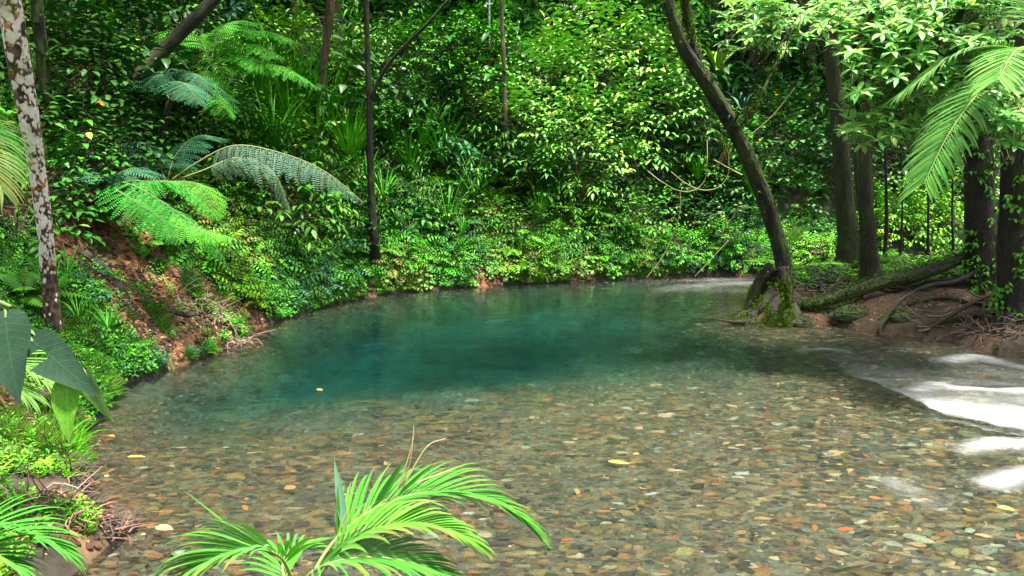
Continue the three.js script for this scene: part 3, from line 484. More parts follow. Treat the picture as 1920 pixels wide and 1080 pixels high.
// leafy climber clinging to a trunk: a wandering stem with leaves
function climber(tree, n, top, col = GREEN.mid) {
  const tr = tree.children.find((c) => c.name === 'trunk').geometry, p = tr.attributes.position, nn = tr.attributes.normal, og = tree.position, g = new Geo();
  for (let k = 0, tries = 0; k < n && tries < n * 30; tries++) { const i = Math.floor(rnd() * p.count), y = p.getY(i); if (y + og.y > top || y < 0.1 || nn.getZ(i) < -0.2 || fbm(p.getX(i) * 6 + 3, y * 1.6, 2, 99) < 0.47) continue; spray(g, [p.getX(i), y, p.getZ(i)], nrm([nn.getX(i) + rr(-0.5, 0.5), rr(-0.6, 0.6), nn.getZ(i) + rr(-0.5, 0.5)]), { n: 4, L: 0.09, W: 0.05, col, prof: 'ovate', droop: 0.6 }); k++; }
  part('climber', g.build(), M.leaf, tree).userData.kind = 'stuff';
}
// lichen-spotted trunk on the left bank
{
  const lichen = tex(512, 1024, (u, v) => {
    const y = v, band = ss(0.12, 0.24, y) * ss(0.82, 0.6, y), cl = fbm(u * 5, v * 18, 3, 63);
    let c = mixc([0.16, 0.11, 0.085], [0.4, 0.31, 0.25], ss(0.25, 0.75, fbm(u * 34, v * 110, 4, 64))), pw = 0;
    for (const [fx, fy, pr, sd] of [[14, 62, 0.8, 1], [30, 132, 0.65, 2]]) { const X = u * fx + 0.35 * fbm(u * 40, v * 160, 2, 70), Y = v * fy + 0.5 * fbm(u * 40 + 9, v * 160, 2, 71), xi = Math.floor(X), yi = Math.floor(Y); for (let a = -1; a < 2; a++) for (let b = -1; b < 2; b++) { const cx = ((xi + a) % fx + fx) % fx, cy = yi + b; if (hash2(cx, cy, sd) > pr * (0.1 + 0.9 * band) * (0.35 + 1.3 * ss(0.3, 0.65, cl))) continue; const r = 0.22 + 0.42 * hash2(cx, cy, sd + 5), dd = Math.hypot(X - xi - a - hash2(cx, cy, sd + 7), (Y - yi - b - hash2(cx, cy, sd + 9)) * 0.8); pw = Math.max(pw, ss(r, r * 0.72, dd)); } }
    c = mixc(c, mixc([0.98, 0.93, 0.94], [0.78, 0.74, 0.72], fbm(u * 50, v * 170, 3, 65)), pw * 0.92);
    const or = ss(0.7, 0.74, fbm(u * 12 + 9, v * 60, 3, 66)); c = mixc(c, [0.62, 0.36, 0.17], or * band * 0.8);
    const ms = ss(0.5, 0.58, fbm(u * 5 + 3, v * 15, 4, 67) * 0.7 + 0.3 * ss(0.45, 0.85, y)); c = mixc(c, [0.3, 0.33, 0.06], ms * ss(0.3, 0.62, y) * (1 - pw * 0.8));
    return c; }, true);
  lichen.wrapT = THREE.ClampToEdgeWrapping;
  const mat = std({ map: lichen, bumpMap: lichen, bumpScale: 0.012, roughness: 0.9 }), b = land(104, 640);
  const d0 = -b[2];
  const t = trunkTree('lichen_tree', 'tree trunk spotted with white lichen at the left edge', [[106, 650, d0, 31.9], [100, 600, d0 - 0.05, 28.4], [92, 520, d0 - 0.1, 26], [84, 430, d0 - 0.25, 25.4], [70, 320, d0 - 0.4, 28.4], [53, 210, d0 - 0.6, 32.5], [34, 110, d0 - 0.8, 36.6], [20, 20, d0 - 0.95, 38.9], [-2, -90, d0 - 1.1, 38.9], [-60, -300, d0 - 1.2, 35.4], [-140, -560, d0 - 1.2, 27.1]], { mat, colf: () => [1, 1, 1], rough: 0.09, sides: 20, n: 90, crown: [[0, 0.6, 0, 1.0], [-1.6, 1.4, 0.8, 1.0]], sd: 3 });
  const tr = t.children[0].geometry, uv = tr.attributes.uv, p = tr.attributes.position; // uv: once round the girth, once up to 6 m
  for (let i = 0; i < uv.count; i++) uv.setXY(i, uv.getX(i) * 1.0, clamp((p.getY(i)) / 4.6, 0, 1.2));
  seed = 5; mossOn(t, ['trunk'], 900, (a, n) => a[1] > 2.2 && fbm(a[0] * 5, a[1] * 4, 3, 12) > 0.5 && a[1] < 5, [[0.12, 0.13, 0.015], [0.08, 0.12, 0.015]]);
}
// mossy leaning tree on the point
{
  const t = trunkTree('mossy_leaning_tree', 'mossy tree leaning over the pool from the root-bound point', [[1462, 612, 10.35, 65.8], [1464, 585, 10.4, 48.1], [1470, 545, 10.45, 36.2], [1468, 490, 10.5, 31.8], [1446, 410, 10.5, 28.1], [1412, 320, 10.45, 28.1], [1375, 240, 10.35, 28.1], [1325, 155, 10.25, 27.3], [1280, 85, 10.15, 23], [1255, 10, 10.1, 18.5], [1240, -80, 10.05, 17.7], [1215, -230, 10.1, 16.3]], {
    bark: [0.02, 0.017, 0.013], moss: 0.58, sd: 11, rough: 0.13, n: 90, sides: 18, branches: [[[1318, 150, 10.25, 19], [1300, 90, 10.2, 15], [1288, 40, 10.25, 13], [1280, -60, 10.3, 10]], [[1378, 240, 10.35, 18], [1420, 190, 10.5, 7], [1455, 120, 10.8, 4], [1500, 40, 11, 4]]],
    crown: [[-0.5, 1.4, 0.6, 0.9]], flute: (u, a) => u < 0.16 ? (0.16 - u) / 0.16 * 0.5 * Math.sin(a * 5) : 0 });
  rootGeo([t.position.x, t.position.y, t.position.z], [
    [[1462, 515, 10.55, 26], [1428, 540, 10.65, 32], [1414, 575, 10.6, 34], [1402, 604, 10.45, 26]], [[1455, 545, 10.4, 24], [1430, 580, 10.25, 22], [1405, 600, 10.15, 20], [1375, 609, 10.1, 10]], [[1458, 550, 10.35, 26], [1450, 585, 10.1, 26], [1440, 608, 9.95, 22], [1430, 620, 9.85, 14]], [[1478, 560, 10.35, 26], [1492, 590, 10.1, 24], [1500, 610, 9.95, 24], [1508, 618, 9.85, 14]], [[1482, 555, 10.45, 24], [1520, 580, 10.3, 22], [1560, 590, 10.2, 18], [1610, 602, 10.05, 12]], [[1466, 500, 10.35, 14], [1472, 550, 10.25, 13], [1476, 590, 10.1, 12], [1478, 612, 9.95, 10]], [[1452, 500, 10.5, 26], [1425, 530, 10.55, 22], [1412, 565, 10.5, 18], [1400, 590, 10.4, 16]], [[1470, 580, 10.2, 20], [1466, 603, 9.95, 22], [1462, 618, 9.85, 16]]], 21, 0.35, [0.045, 0.038, 0.032]).forEach((g) => part('root', g, M.bark, t));
  seed = 15; mossOn(t, ['trunk', 'root', 'branch'], 8000, (a, n) => n[1] > -0.35 && fbm(a[0] * 4, a[1] * 3 + a[2], 3, 18) > 0.4, [[0.07, 0.13, 0.012], [0.13, 0.2, 0.015], [0.05, 0.11, 0.012]], 1.5);
}
const straight = (x0, y0, x1, y1, d, w0, w1, o) => { const r = []; for (let k = 0; k <= 6; k++) { const t = k / 6; r.push([mix(x0, x1, t) + Math.sin(t * 7 + x0) * (o?.wob ?? 4), mix(y0, y1, t), d + (o?.dd ?? 0) * t, mix(w0, w1, Math.pow(t, 0.6)) * (k === 0 ? 1.25 : 1)]); } return r; };
const gd = (px, py) => -land(px, py)[2];
{
  let t = trunkTree('mossy_trunk_tree', 'green-mossed straight trunk behind the fallen mossy log', [[1592, 470, 12.6, 49.2], [1590, 440, 12.6, 37.7], [1584, 380, 12.6, 34.4], [1578, 300, 12.6, 31.2], [1570, 210, 12.6, 26.2], [1560, 110, 12.6, 24.6], [1548, 20, 12.6, 23], [1535, -120, 12.6, 21.3], [1520, -330, 12.6, 18]], { bark: [0.05, 0.04, 0.028], moss: 0.6, sd: 31, branches: [[[1558, 100, 12.6, 16], [1535, 60, 12.8, 12], [1505, 20, 13, 9], [1480, -40, 13, 6]]], crown: [[0, 1.6, 0.4, 0.6]] });
  mossOn(t, ['trunk'], 1500, (a, n) => fbm(a[0] * 4, a[1] * 3, 3, 28) > 0.42, [[0.06, 0.13, 0.015], [0.04, 0.08, 0.012]]);
  t = trunkTree('forked_bank_tree', 'darker trunk with flared foot standing by the fallen log', [[1634, 540, 10.9, 50], [1632, 505, 10.9, 36], [1628, 450, 10.9, 29], [1624, 380, 10.9, 26], [1622, 310, 10.9, 24], [1628, 240, 10.9, 22], [1640, 150, 10.9, 20], [1655, 40, 10.9, 18], [1670, -150, 10.9, 15]], { bark: [0.05, 0.045, 0.035], moss: 0.45, sd: 41, branches: [[[1626, 430, 10.9, 14], [1612, 380, 11.1, 10], [1606, 320, 11.2, 9], [1604, 200, 11.3, 6]]], crown: [[0.4, 0.8, -0.2, 0.5]] });
  mossOn(t, ['trunk'], 1200, (a, n) => a[1] < 1.6 && fbm(a[0] * 4, a[1] * 3, 3, 38) > 0.38, [[0.06, 0.13, 0.015], [0.04, 0.08, 0.012]]);
  const dt = trunkTree('dark_trunk_tree', 'broad blackish trunk among the roots below the palm fronds', [[1842, 530, 10.4, 76.7], [1842, 490, 10.4, 58.5], [1838, 420, 10.4, 50.2], [1836, 320, 10.4, 46], [1834, 200, 10.4, 43.2], [1830, 60, 10.4, 41.8], [1828, -200, 10.4, 36.2]], { bark: [0.035, 0.029, 0.023], moss: 0.3, sd: 51, rough: 0.15, crown: [[0.3, 1.2, -0.6, 1.05], [2.2, 1.4, -0.2, 1.05], [0.8, 2.2, -2.2, 0.7]] });
  climber(dt, 120, 3.2); surfaceRoots(dt, 9, 1.3, 0.05); surfaceRoots(t, 7, 0.9, 0.03); mossOn(dt, ['trunk', 'root'], 2600, (a, n) => fbm(a[0] * 4, a[1] * 3, 3, 58) > 0.45, [[0.05, 0.1, 0.012], [0.03, 0.06, 0.012]]);
}
// tree with glossy whorled leaves over the right side: dark trunk at the edge, boughs reaching left
const glossyTree = trunkTree('glossy_leaved_tree', 'glossy yellow-green leafy tree with dark trunk at the right edge', [[1902, 640, 8.9, 76.8], [1900, 590, 8.9, 58.9], [1900, 500, 8.9, 52.5], [1902, 380, 8.9, 49.9], [1905, 240, 8.9, 47.3], [1908, 60, 8.9, 44.8], [1900, -160, 8.8, 39.7], [1890, -420, 8.7, 28.1]], { bark: [0.035, 0.029, 0.023], moss: 0.3, sd: 61, rough: 0.16, crown: [[1.9, 1.0, 0.2, 1.0]],
  branches: [[[1903, -140, 8.8, 34], [1820, -120, 8.4, 24], [1720, -60, 8.0, 16], [1640, 20, 7.9, 9], [1590, 110, 7.9, 5]], [[1905, -40, 8.8, 30], [1850, -20, 8.3, 20], [1790, 40, 7.9, 12], [1740, 110, 7.7, 6]], [[1820, -120, 8.4, 18], [1680, -110, 8.6, 13], [1540, -60, 8.9, 9], [1440, -10, 9, 6], [1380, 40, 9, 4]], [[1906, 30, 8.8, 26], [1870, 60, 8.2, 15], [1850, 140, 7.9, 9], [1870, 220, 7.8, 5]], [[1640, 20, 7.9, 7], [1610, 90, 7.9, 5], [1605, 180, 7.9, 4], [1615, 250, 7.9, 3]]] });
{
  seed = 76; climber(glossyTree, 130, 3.4); surfaceRoots(glossyTree, 10, 1.2, 0.05); mossOn(glossyTree, ['trunk', 'root'], 2600, (a, n) => a[1] < 3 && fbm(a[0] * 4, a[1] * 3, 3, 59) > 0.45, [[0.05, 0.1, 0.012], [0.03, 0.06, 0.012]]); seed = 77; const og = [glossyTree.position.x, glossyTree.position.y, glossyTree.position.z], sprigs = new Geo(og), rest = new Geo(og); let leaves = 0;
  const mats = [[0.16, 0.46, 0.06], [0.12, 0.4, 0.06], [0.22, 0.5, 0.07], [0.08, 0.32, 0.045]].map((c) => tint(M.lit, c));
  // [px, py, rx, ry, depth, whorls]
  const masses = [[1790, 60, 120, 80, 7.9, 70], [1700, 90, 110, 70, 7.9, 56], [1630, 60, 90, 60, 8.0, 40], [1760, 150, 100, 60, 7.8, 44], [1650, 150, 60, 60, 7.9, 24], [1840, 130, 60, 70, 7.7, 26], [1870, 190, 55, 50, 7.6, 24], [1890, 240, 45, 40, 7.6, 20], [1610, 215, 35, 50, 7.9, 16], [1625, 250, 25, 40, 7.9, 8], [1600, 30, 90, 40, 8.2, 26], [1500, 20, 90, 35, 8.9, 30], [1410, 30, 70, 40, 9, 26], [1400, 75, 50, 25, 9, 10], [1450, 60, 60, 40, 9, 12], [1700, 230, 45, 40, 7.9, 10], [1730, 280, 30, 25, 7.9, 5], [1690, 20, 150, 50, 8.3, 40], [1820, 0, 100, 40, 8.2, 26]];
  const whorls = []; for (const [x, y, rx, ry, d, n] of masses) for (let i = 0; i < n * 1.45; i++) { const a = rnd() * 6.28, q = Math.sqrt(rnd()); whorls.push(P(x + Math.cos(a) * q * rx, y + Math.sin(a) * q * ry, d + rr(-0.45, 0.5))); }
  whorls.sort((a, b) => b[2] - a[2]);
  const one = (g, e, d, col) => { const a0 = rnd() * 6.28, s = nrm(cross(d, [0.3, 0.2, 1])), q = cross(s, d), n = 5 + Math.floor(rnd() * 3); return Array.from({ length: n }, (_, k) => { const a = a0 + k * 6.28 / n + rr(-0.3, 0.3), sp = rr(0.8, 1.4), out = nrm(add(add(mul(d, rr(0.2, 0.8)), s, Math.cos(a) * sp), q, Math.sin(a) * sp)); return [nrm(add(out, [0, -1, 0], 0.15)), nrm(add(d, UPV, 0.5)), rr(0.13, 0.195), rr(0.048, 0.066)]; }); };
  for (const p of whorls) {
    const d = nrm([rr(-0.5, 0.2), rr(0.5, 1), rr(0.1, 0.7)]), b = add(p, d, -rr(0.12, 0.3));
    tube(sprigs, curve([add(b, [rr(0, 0.2), rr(0.05, 0.3), rr(-0.2, 0)]), b, p], 4), (t) => 0.007 - 0.004 * t, { sides: 4, col: [0.09, 0.075, 0.045] });
    for (const [ld, n, L, W] of one(null, p, d)) { if (leaves < 300) { const g = new Geo(og); leaf(g, p, ld, n, L, W, { seg: 3, curl: rr(0.15, 0.35), fold: 0.35, prof: 'obov' }); part('leaf', g.build(), pick(mats), glossyTree); leaves++; } else leaf(rest, p, ld, n, L, W, { seg: 3, curl: rr(0.15, 0.35), fold: 0.35, prof: 'obov', col: jit(pick([[0.16, 0.46, 0.06], [0.12, 0.4, 0.06], [0.22, 0.5, 0.07], [0.08, 0.32, 0.045], [0.3, 0.46, 0.07]]), 0.15) }); }
  }
  part('twigs', sprigs.build(), M.stem, glossyTree).userData.kind = 'stuff'; part('foliage', rest.build(), M.lit, glossyTree).userData.kind = 'stuff';
}
// slim trees and stems of the far bank
trunkTree('slim_forked_tree', 'slim black forked tree standing in the bank at the pool corner', [[706, 505, gd(706, 505), 21.1], [703, 460, 12.9, 17.4], [697, 380, 12.9, 13.6], [694, 290, 12.9, 11.8], [692, 190, 12.9, 10.5], [689, 90, 12.9, 9.3], [687, -20, 12.9, 8.7], [684, -160, 12.9, 6.8]], { bark: [0.02, 0.018, 0.016], moss: 0.3, sd: 71, branches: [[[694, 185, 12.9, 8.7], [722, 130, 12.85, 7.4], [760, 85, 12.8, 6.8], [802, 44, 12.75, 6.2], [840, 0, 12.7, 5]], [[724, 128, 12.85, 5], [726, 80, 12.9, 3.7], [727, 30, 12.9, 2.5]]], crown: [[0, 0.6, 0, 0.6]] });
trunkTree('brown_trunk_tree', 'brown trunk rising beside the tree fern tops', [[603, 190, 15.2, 19.2], [606, 130, 15.2, 15.2], [612, 80, 15.2, 14.4], [619, 20, 15.2, 16], [622, -60, 15.2, 16], [626, -220, 15.2, 14.4]], { bark: [0.12, 0.075, 0.04], moss: 0.25, sd: 81, crown: [[0, 0.6, 0, 0.9]] });
trunkTree('pale_trunk_tree', 'pale pinkish trunk glimpsed beyond the brown trunk at the top', [[637, 110, 21, 20], [636, 40, 21, 19], [634, -30, 21, 19], [630, -160, 21, 17]], { bark: [0.42, 0.34, 0.31], moss: 0.1, sd: 83, crown: [[0, 1.0, 0, 0.9]] });
trunkTree('thin_grey_sapling', 'thin blotched grey stem crossing the middle of the far bank', [[951, 300, gd(951, 300), 9], [949, 240, 16.3, 7.5], [946, 170, 16.3, 7.5], [944, 110, 16.3, 8.2], [941, 40, 16.3, 6.8], [940, -60, 16.3, 6], [938, -200, 16.3, 4.5]], { cat: 'sapling', bark: [0.24, 0.19, 0.15], moss: 0.2, sd: 85, crown: [[0, 0.3, 0, 0.45]] });
trunkTree('leaning_dark_tree', 'dark trunk leaning across the shaded upper left slope', [[215, 200, 11.5, 30.8], [250, 160, 11.6, 28], [290, 110, 11.8, 25.2], [340, 60, 12, 23.8], [390, 10, 12.2, 21], [450, -60, 12.5, 18.2]], { bark: [0.03, 0.024, 0.02], moss: 0.35, sd: 87, crown: [[0.5, 0.9, 0, 0.9]] });
trunkTree('vine_wrapped_tree', 'dark vine-wrapped trunk just behind the lichen trunk', [[92, 260, 9.2, 23.8], [88, 190, 9.2, 21], [80, 110, 9.2, 21], [72, 40, 9.2, 19.6], [66, -60, 9.2, 18.2], [60, -220, 9.2, 15.4]], { bark: [0.035, 0.03, 0.024], moss: 0.5, sd: 89, crown: [[0, 0.8, -0.6, 0.9]] });
[[1740, 492, 345, 5, 'thin dark stem left of the two by the broad black trunk'], [1788, 470, 350, 4.5, 'thin dark stem nearest the broad black trunk'], [1690, 455, 370, 4, 'thin stem rising behind the flared dark trunk'], [1660, 430, 300, 6, 'dark stem between the mossed trunk and the yellow-green undergrowth']].forEach(([x, y, y1, w, lab], i) => trunkTree('thin_sapling', lab, straight(x, y, x - 6 + i * 3, y1 - 260, 12 + i * 0.35, w, w * 0.6, { wob: 2 }), { cat: 'sapling', bark: [0.03, 0.025, 0.02], moss: 0.3, sd: 91 + i, group: 'saplings on the point' }));
// trees of the forest above the bank, one by one
[[60, 25, 24, 'dark', 0], [180, 24, 30, 'dark', 1], [262, 22, 22, 'brown', 2], [355, 26, 30, 'grey', 0], [470, 24, 24, 'brown', 1], [553, 19.5, 16, 'reddish', 2], [660, 25, 24, 'grey', 0], [727, 23, 20, 'dark', 1], [790, 24.5, 22, 'brown', 2], [868, 23, 24, 'grey-brown', 0], [985, 24, 18, 'dark', 1], [1040, 25, 24, 'brown', 2], [1130, 26, 26, 'grey', 0], [1215, 24, 22, 'dark', 1], [1330, 22, 26, 'grey', 2], [1395, 24, 20, 'brown', 0], [1480, 22.5, 30, 'dark', 1], [1530, 21, 20, 'grey', 2], [1660, 20, 24, 'brown', 0], [1720, 22, 26, 'dark', 1], [1800, 24, 30, 'grey', 2]].forEach(([x, d, w, c, k], i) => {
  seed = 600 + i; const p = P(x, 60, d), b = H(p[0], p[2]), y0 = toPx([p[0], b - 0.2, p[2]])[1], bark = { dark: [0.035, 0.03, 0.025], brown: [0.1, 0.065, 0.04], grey: [0.14, 0.125, 0.105], reddish: [0.2, 0.1, 0.08], 'grey-brown': [0.12, 0.095, 0.07] }[c];
  trunkTree('forest_tree', null, straight(x, y0, x + rr(-30, 30), -420, d, w, w * 0.7, { wob: 5 }), { bark, moss: 0.3, sd: 100 + i, group: 'trees of the forest above the bank', crown: [[rr(-0.5, 0.5), -0.4, rr(0.2, 1), 1.25], [rr(-1.5, 1.5), 1.4, rr(-1, 1), 1.3], [rr(-1, 1), -2.4, rr(-1.5, -0.5), 1.05]] });
  plants.push([scene.children[scene.children.length - 1], c + ' forest trunk', P(x, Math.min(y0, 60), d), 1, true]);
});
// ---------------------------------------------------------------- tree ferns
function treeFern(label, crown, fronds, o = {}) { // crown: world point; fronds: lists of [px, py, depth] that start at the crown
  const b = [crown[0] + (o.lean || 0), H(crown[0] + (o.lean || 0), crown[2]) - 0.1, crown[2]], t = thing('tree_fern', label, 'tree fern', b, 'tree ferns on the left slope');
  if (crown[1] - b[1] > 0.15) { const g = new Geo(b); tube(g, curve([b, [mix(b[0], crown[0], 0.3), mix(b[1], crown[1], 0.5), crown[2]], crown], 12), (q) => 0.06 - 0.015 * q, { sides: 10, rough: 0.3, colf: barkCol([0.04, 0.03, 0.022], TM, 0.3, 7) }); part('trunk', g.build(), M.bark, t); }
  for (const f of fronds) fernFrond(t, [crown, ...f.p.map((q) => (q.length === 3 ? P(...q) : q))], f);
  return t;
}
{
  seed = 31;
  let c = P(395, 120, 12.4);
  const lim = { col: [0.05, 0.26, 0.018], pinna: 0.5, n: 20, hang: 0.3 };
  treeFern('tall tree fern with lime-green fronds below the forest top', c, [
    { ...lim, p: [[425, 80, 12.3], [490, 58, 12.1], [570, 84, 11.9]] }, { ...lim, p: [[430, 95, 12.2], [480, 84, 12], [530, 108, 11.8]] }, { ...lim, p: [[425, 110, 12.1], [470, 105, 11.9], [505, 140, 11.7]] }, { ...lim, p: [[450, 125, 12], [520, 122, 11.8], [598, 166, 11.5]] }, { ...lim, p: [[370, 70, 12.6], [330, 60, 12.8], [290, 90, 13]] }, { ...lim, p: [[410, 60, 12.8], [440, 40, 13.2], [490, 45, 13.6]] }, { ...lim, p: [[385, 140, 11.9], [400, 170, 11.5], [430, 220, 11.2]] }], { lean: -0.3 });
  c = P(318, 190, 10.8);
  const bl = { col: GREEN.blue, pinna: 0.4, n: 20, hang: 0.35 };
  treeFern('dark blue-green tree fern with a flat spreading crown', c, [
    { ...bl, p: [[335, 145, 10.8], [370, 140, 10.7], [392, 170, 10.6]] }, { ...bl, p: [[320, 150, 10.7], [300, 140, 10.5], [270, 160, 10.3]] }, { ...bl, p: [[330, 155, 10.4], [350, 160, 10.1], [372, 195, 9.8]] }, { ...bl, p: [[300, 160, 10.9], [265, 155, 11], [225, 190, 11.1]] }, { ...bl, p: [[310, 160, 11.2], [320, 130, 11.7], [350, 135, 12.1]] }, { ...bl, p: [[350, 165, 10.9], [410, 165, 11], [450, 210, 11.1]] }], { lean: -0.25 });
  c = P(312, 345, 9.6);
  const gr = { col: [0.04, 0.09, 0.06], pinna: 0.46, n: 28, hang: 0.75, r: 0.016, from: 0.3, stemCol: [0.13, 0.14, 0.05] };
  treeFern('tree fern with one long grey-green frond arching over the pool', c, [
    { ...gr, p: [[370, 305, 9.6], [440, 273, 9.5], [530, 288, 9.4], [610, 322, 9.2], [682, 380, 9.1]] }, { ...gr, col: [0.04, 0.09, 0.05], p: [[380, 320, 9.7], [450, 295, 9.9], [510, 320, 10], [545, 400, 10]] }, { ...bl, p: [[290, 290, 9.8], [255, 265, 10], [215, 290, 10.2]] }, { ...bl, p: [[330, 290, 10], [370, 255, 10.3], [430, 262, 10.6]] }, { ...bl, col: GREEN.mid, p: [[330, 340, 9.3], [380, 350, 9], [405, 410, 8.8]] }], { lean: -0.1 });
  c = add(land(196, 385), UPV, 0.3);
  const vv = { col: [0.024, 0.19, 0.02], pinna: 0.34, n: 22, hang: 0.45, from: 0.12 };
  treeFern('low tree fern with bright green fronds drooping to the bank', c, [
    { ...vv, p: [[260, 352, 8.2], [320, 390, 8.1], [385, 440, 8], [430, 505, 8]] }, { ...vv, p: [[270, 340, 8.4], [340, 345, 8.5], [410, 412, 8.5]] }, { ...vv, col: [0.06, 0.27, 0.02], p: [[300, 390, 8.1], [370, 425, 8], [455, 452, 7.9]] }, { ...vv, p: [[240, 370, 8], [300, 410, 7.8], [340, 455, 7.7]] }, { ...bl, p: [[215, 330, 8.6], [250, 315, 8.8], [310, 330, 9]] }, { ...bl, p: [[190, 335, 8.5], [160, 320, 8.7], [125, 350, 8.8]] }]);
}
// ---------------------------------------------------------------- palms
{
  seed = 51; // right palm: crown just beyond the right edge
  const c = P(1975, 150, 6.9), b = [c[0] + 0.15, H(c[0] + 0.15, c[2] + 0.1) - 0.1, c[2] + 0.1], t = thing('feather_palm', 'palm with broad feather fronds hanging in from the right edge', 'palm', b), g = new Geo(b);
  tube(g, curve([b, mul(add(b, c), 0.5), c], 20), (q) => 0.09 - 0.03 * q, { sides: 12, rough: 0.08, colf: barkCol([0.09, 0.075, 0.06], TM, 0.2, 5) }); part('trunk', g.build(), M.bark, t);
  const o = { L: 0.5, W: 0.03, n: 46, col: [0.075, 0.26, 0.03], grav: 0.55, angle: [1.2, 0.7], from: 0.3, r: 0.018, mat: M.grass, nearTip: 0.6, lift: 0.05 };
  palmFrond(t, [c, P(1905, 130, 6.8), P(1842, 168, 6.6), P(1780, 250, 6.5), P(1732, 345, 6.4)], o);
  palmFrond(t, [c, P(1950, 95, 6.6), P(1905, 95, 6.3), P(1872, 150, 6.1)], { ...o, col: [0.11, 0.3, 0.045], L: 0.42, from: 0.25 });
  palmFrond(t, [c, P(1890, 90, 7.0), P(1800, 100, 7.1), P(1690, 175, 7.2)], { ...o, col: GREEN.mid });
  palmFrond(t, [c, P(1960, 40, 7.2), P(1930, -50, 7.5), P(1870, -90, 7.8)], o);
  palmFrond(t, [c, P(2040, 80, 7.6), P(2130, 110, 7.6), P(2200, 220, 7.6)], { ...o, split: false });
  palmFrond(t, [c, P(1940, 60, 9), P(1890, 30, 10), P(1860, 60, 10.6)], { ...o, col: GREEN.blue });
}
{
  seed = 52; // left palm: only its drooping tips come into the frame
  const c = P(-110, 265, 5.2), b = [c[0], H(c[0], c[2]) - 0.1, c[2]], t = thing('drooping_palm', 'palm with yellowing leaflets drooping in at the left edge', 'palm', b), g = new Geo(b);
  tube(g, curve([b, mul(add(b, c), 0.5), c], 14), (q) => 0.06 - 0.015 * q, { sides: 10, rough: 0.1, colf: barkCol([0.09, 0.075, 0.06], TM, 0.3, 6) }); part('trunk', g.build(), M.bark, t);
  const o = { L: 0.36, W: 0.018, n: 24, col: [0.03, 0.16, 0.012], grav: 1.0, angle: [1.0, 0.35], from: 0.25, tipYellow: 0.35, r: 0.01 };
  palmFrond(t, [c, P(-60, 225, 5.1), P(-15, 250, 5), P(22, 320, 4.9)], o); palmFrond(t, [c, P(-70, 260, 4.9), P(-30, 290, 4.8), P(5, 360, 4.7)], { ...o, col: [0.09, 0.14, 0.02] });
  palmFrond(t, [c, P(-80, 200, 5.4), P(-30, 210, 5.5), P(18, 285, 5.5)], { ...o, col: GREEN.vivid }); palmFrond(t, [c, P(-150, 210, 5.2), P(-220, 230, 5.2), P(-270, 310, 5.2)], { ...o, split: false });
}
{
  seed = 53; // foreground palm on the near bank
  const c = P(560, 1165, 2.05), b = [c[0], H(c[0], c[2]) - 0.05, c[2]], t = thing('foreground_palm', 'young palm with bright arching fronds at the bottom of the view', 'palm', b), g = new Geo(b);
  tube(g, curve([b, mul(add(b, c), 0.5), c], 8), (q) => 0.03 - 0.008 * q, { sides: 10, rough: 0.15, colf: barkCol([0.1, 0.09, 0.05], TM, 0.3, 6) }); part('stem', g.build(), M.bark, t);
  const o = { L: 0.34, W: 0.0125, n: 50, col: [0.04, 0.235, 0.009], grav: 0.75, angle: [0.75, 0.25], from: 0.3, r: 0.007, seg: 7, tipYellow: 0.3, lift: 0.18, nearTip: 0.62 };
  palmFrond(t, [c, P(590, 1070, 2.1), P(640, 1000, 2.2), P(720, 945, 2.3), P(820, 922, 2.35), P(910, 938, 2.4), P(965, 965, 2.42)], o);
  palmFrond(t, [c, P(570, 1090, 1.98), P(610, 1060, 1.95), P(680, 1045, 1.95), P(760, 1052, 1.97), P(830, 1075, 2)], { ...o, n: 32, L: 0.26, col: [0.03, 0.2, 0.009] });
  palmFrond(t, [c, P(545, 1080, 1.95), P(520, 1040, 1.9), P(470, 1030, 1.85), P(400, 1050, 1.8), P(330, 1095, 1.78)], { ...o, n: 32, L: 0.25 });
  palmFrond(t, [c, P(600, 1080, 2.0), P(650, 1020, 2.02), P(730, 985, 2.05), P(800, 985, 2.08), P(870, 1005, 2.1)], { ...o, n: 24, L: 0.24, W: 0.02, col: [0.075, 0.26, 0.01] });
  palmFrond(t, [c, P(540, 1100, 2.1), P(530, 1060, 2.2), P(560, 1030, 2.3), P(620, 1030, 2.4)], { ...o, n: 14, L: 0.22 });
  // stiff single blades and dry stalks that stick up
  for (const [a, d2, e, w, col] of [[[648, 1000, 2.2], [640, 930, 2.22], [622, 862, 2.25], 0.03, [0.12, 0.26, 0.16]], [[634, 1010, 2.2], [633, 960, 2.2], [634, 905, 2.22], 0.014, [0.06, 0.22, 0.02]], [[505, 1045, 1.9], [430, 985, 1.92], [342, 915, 1.95], 0.007, [0.13, 0.3, 0.03]], [[700, 955, 2.3], [735, 905, 2.3], [755, 852, 2.32], 0.03, [0.06, 0.24, 0.03]], [[745, 930, 2.35], [790, 890, 2.36], [812, 865, 2.38], 0.014, [0.08, 0.25, 0.03]]]) { const q = new Geo(b), p = curve([P(...a), P(...d2), P(...e)], 7), L = p.reduce((s, x, i) => s + (i ? len(sub(x, p[i - 1])) : 0), 0); blade(q, p[0], nrm(sub(p[5], p[0])), [0.3, 0.2, 1], L, w, { seg: 7, grav: 0.05, fold: 0.5, col, prof: 'lance' }); part('leaflet', q.build(), M.grass, t); }
  for (const s of [[[745, 920, 2.32], [762, 870, 2.33], [774, 825, 2.34], [776, 798, 2.35]], [[755, 915, 2.34], [785, 860, 2.35], [806, 832, 2.36], [836, 822, 2.37]], [[750, 915, 2.34], [768, 870, 2.33], [774, 832, 2.33]], [[780, 905, 2.36], [820, 890, 2.37], [850, 878, 2.38]]]) { const q = new Geo(b); tube(q, curve(s.map((x) => P(...x)), 8), (u) => 0.0028 - 0.0015 * u, { sides: 4, col: GREEN.straw }); part('dry_stalk', q.build(), M.stem, t); }
}
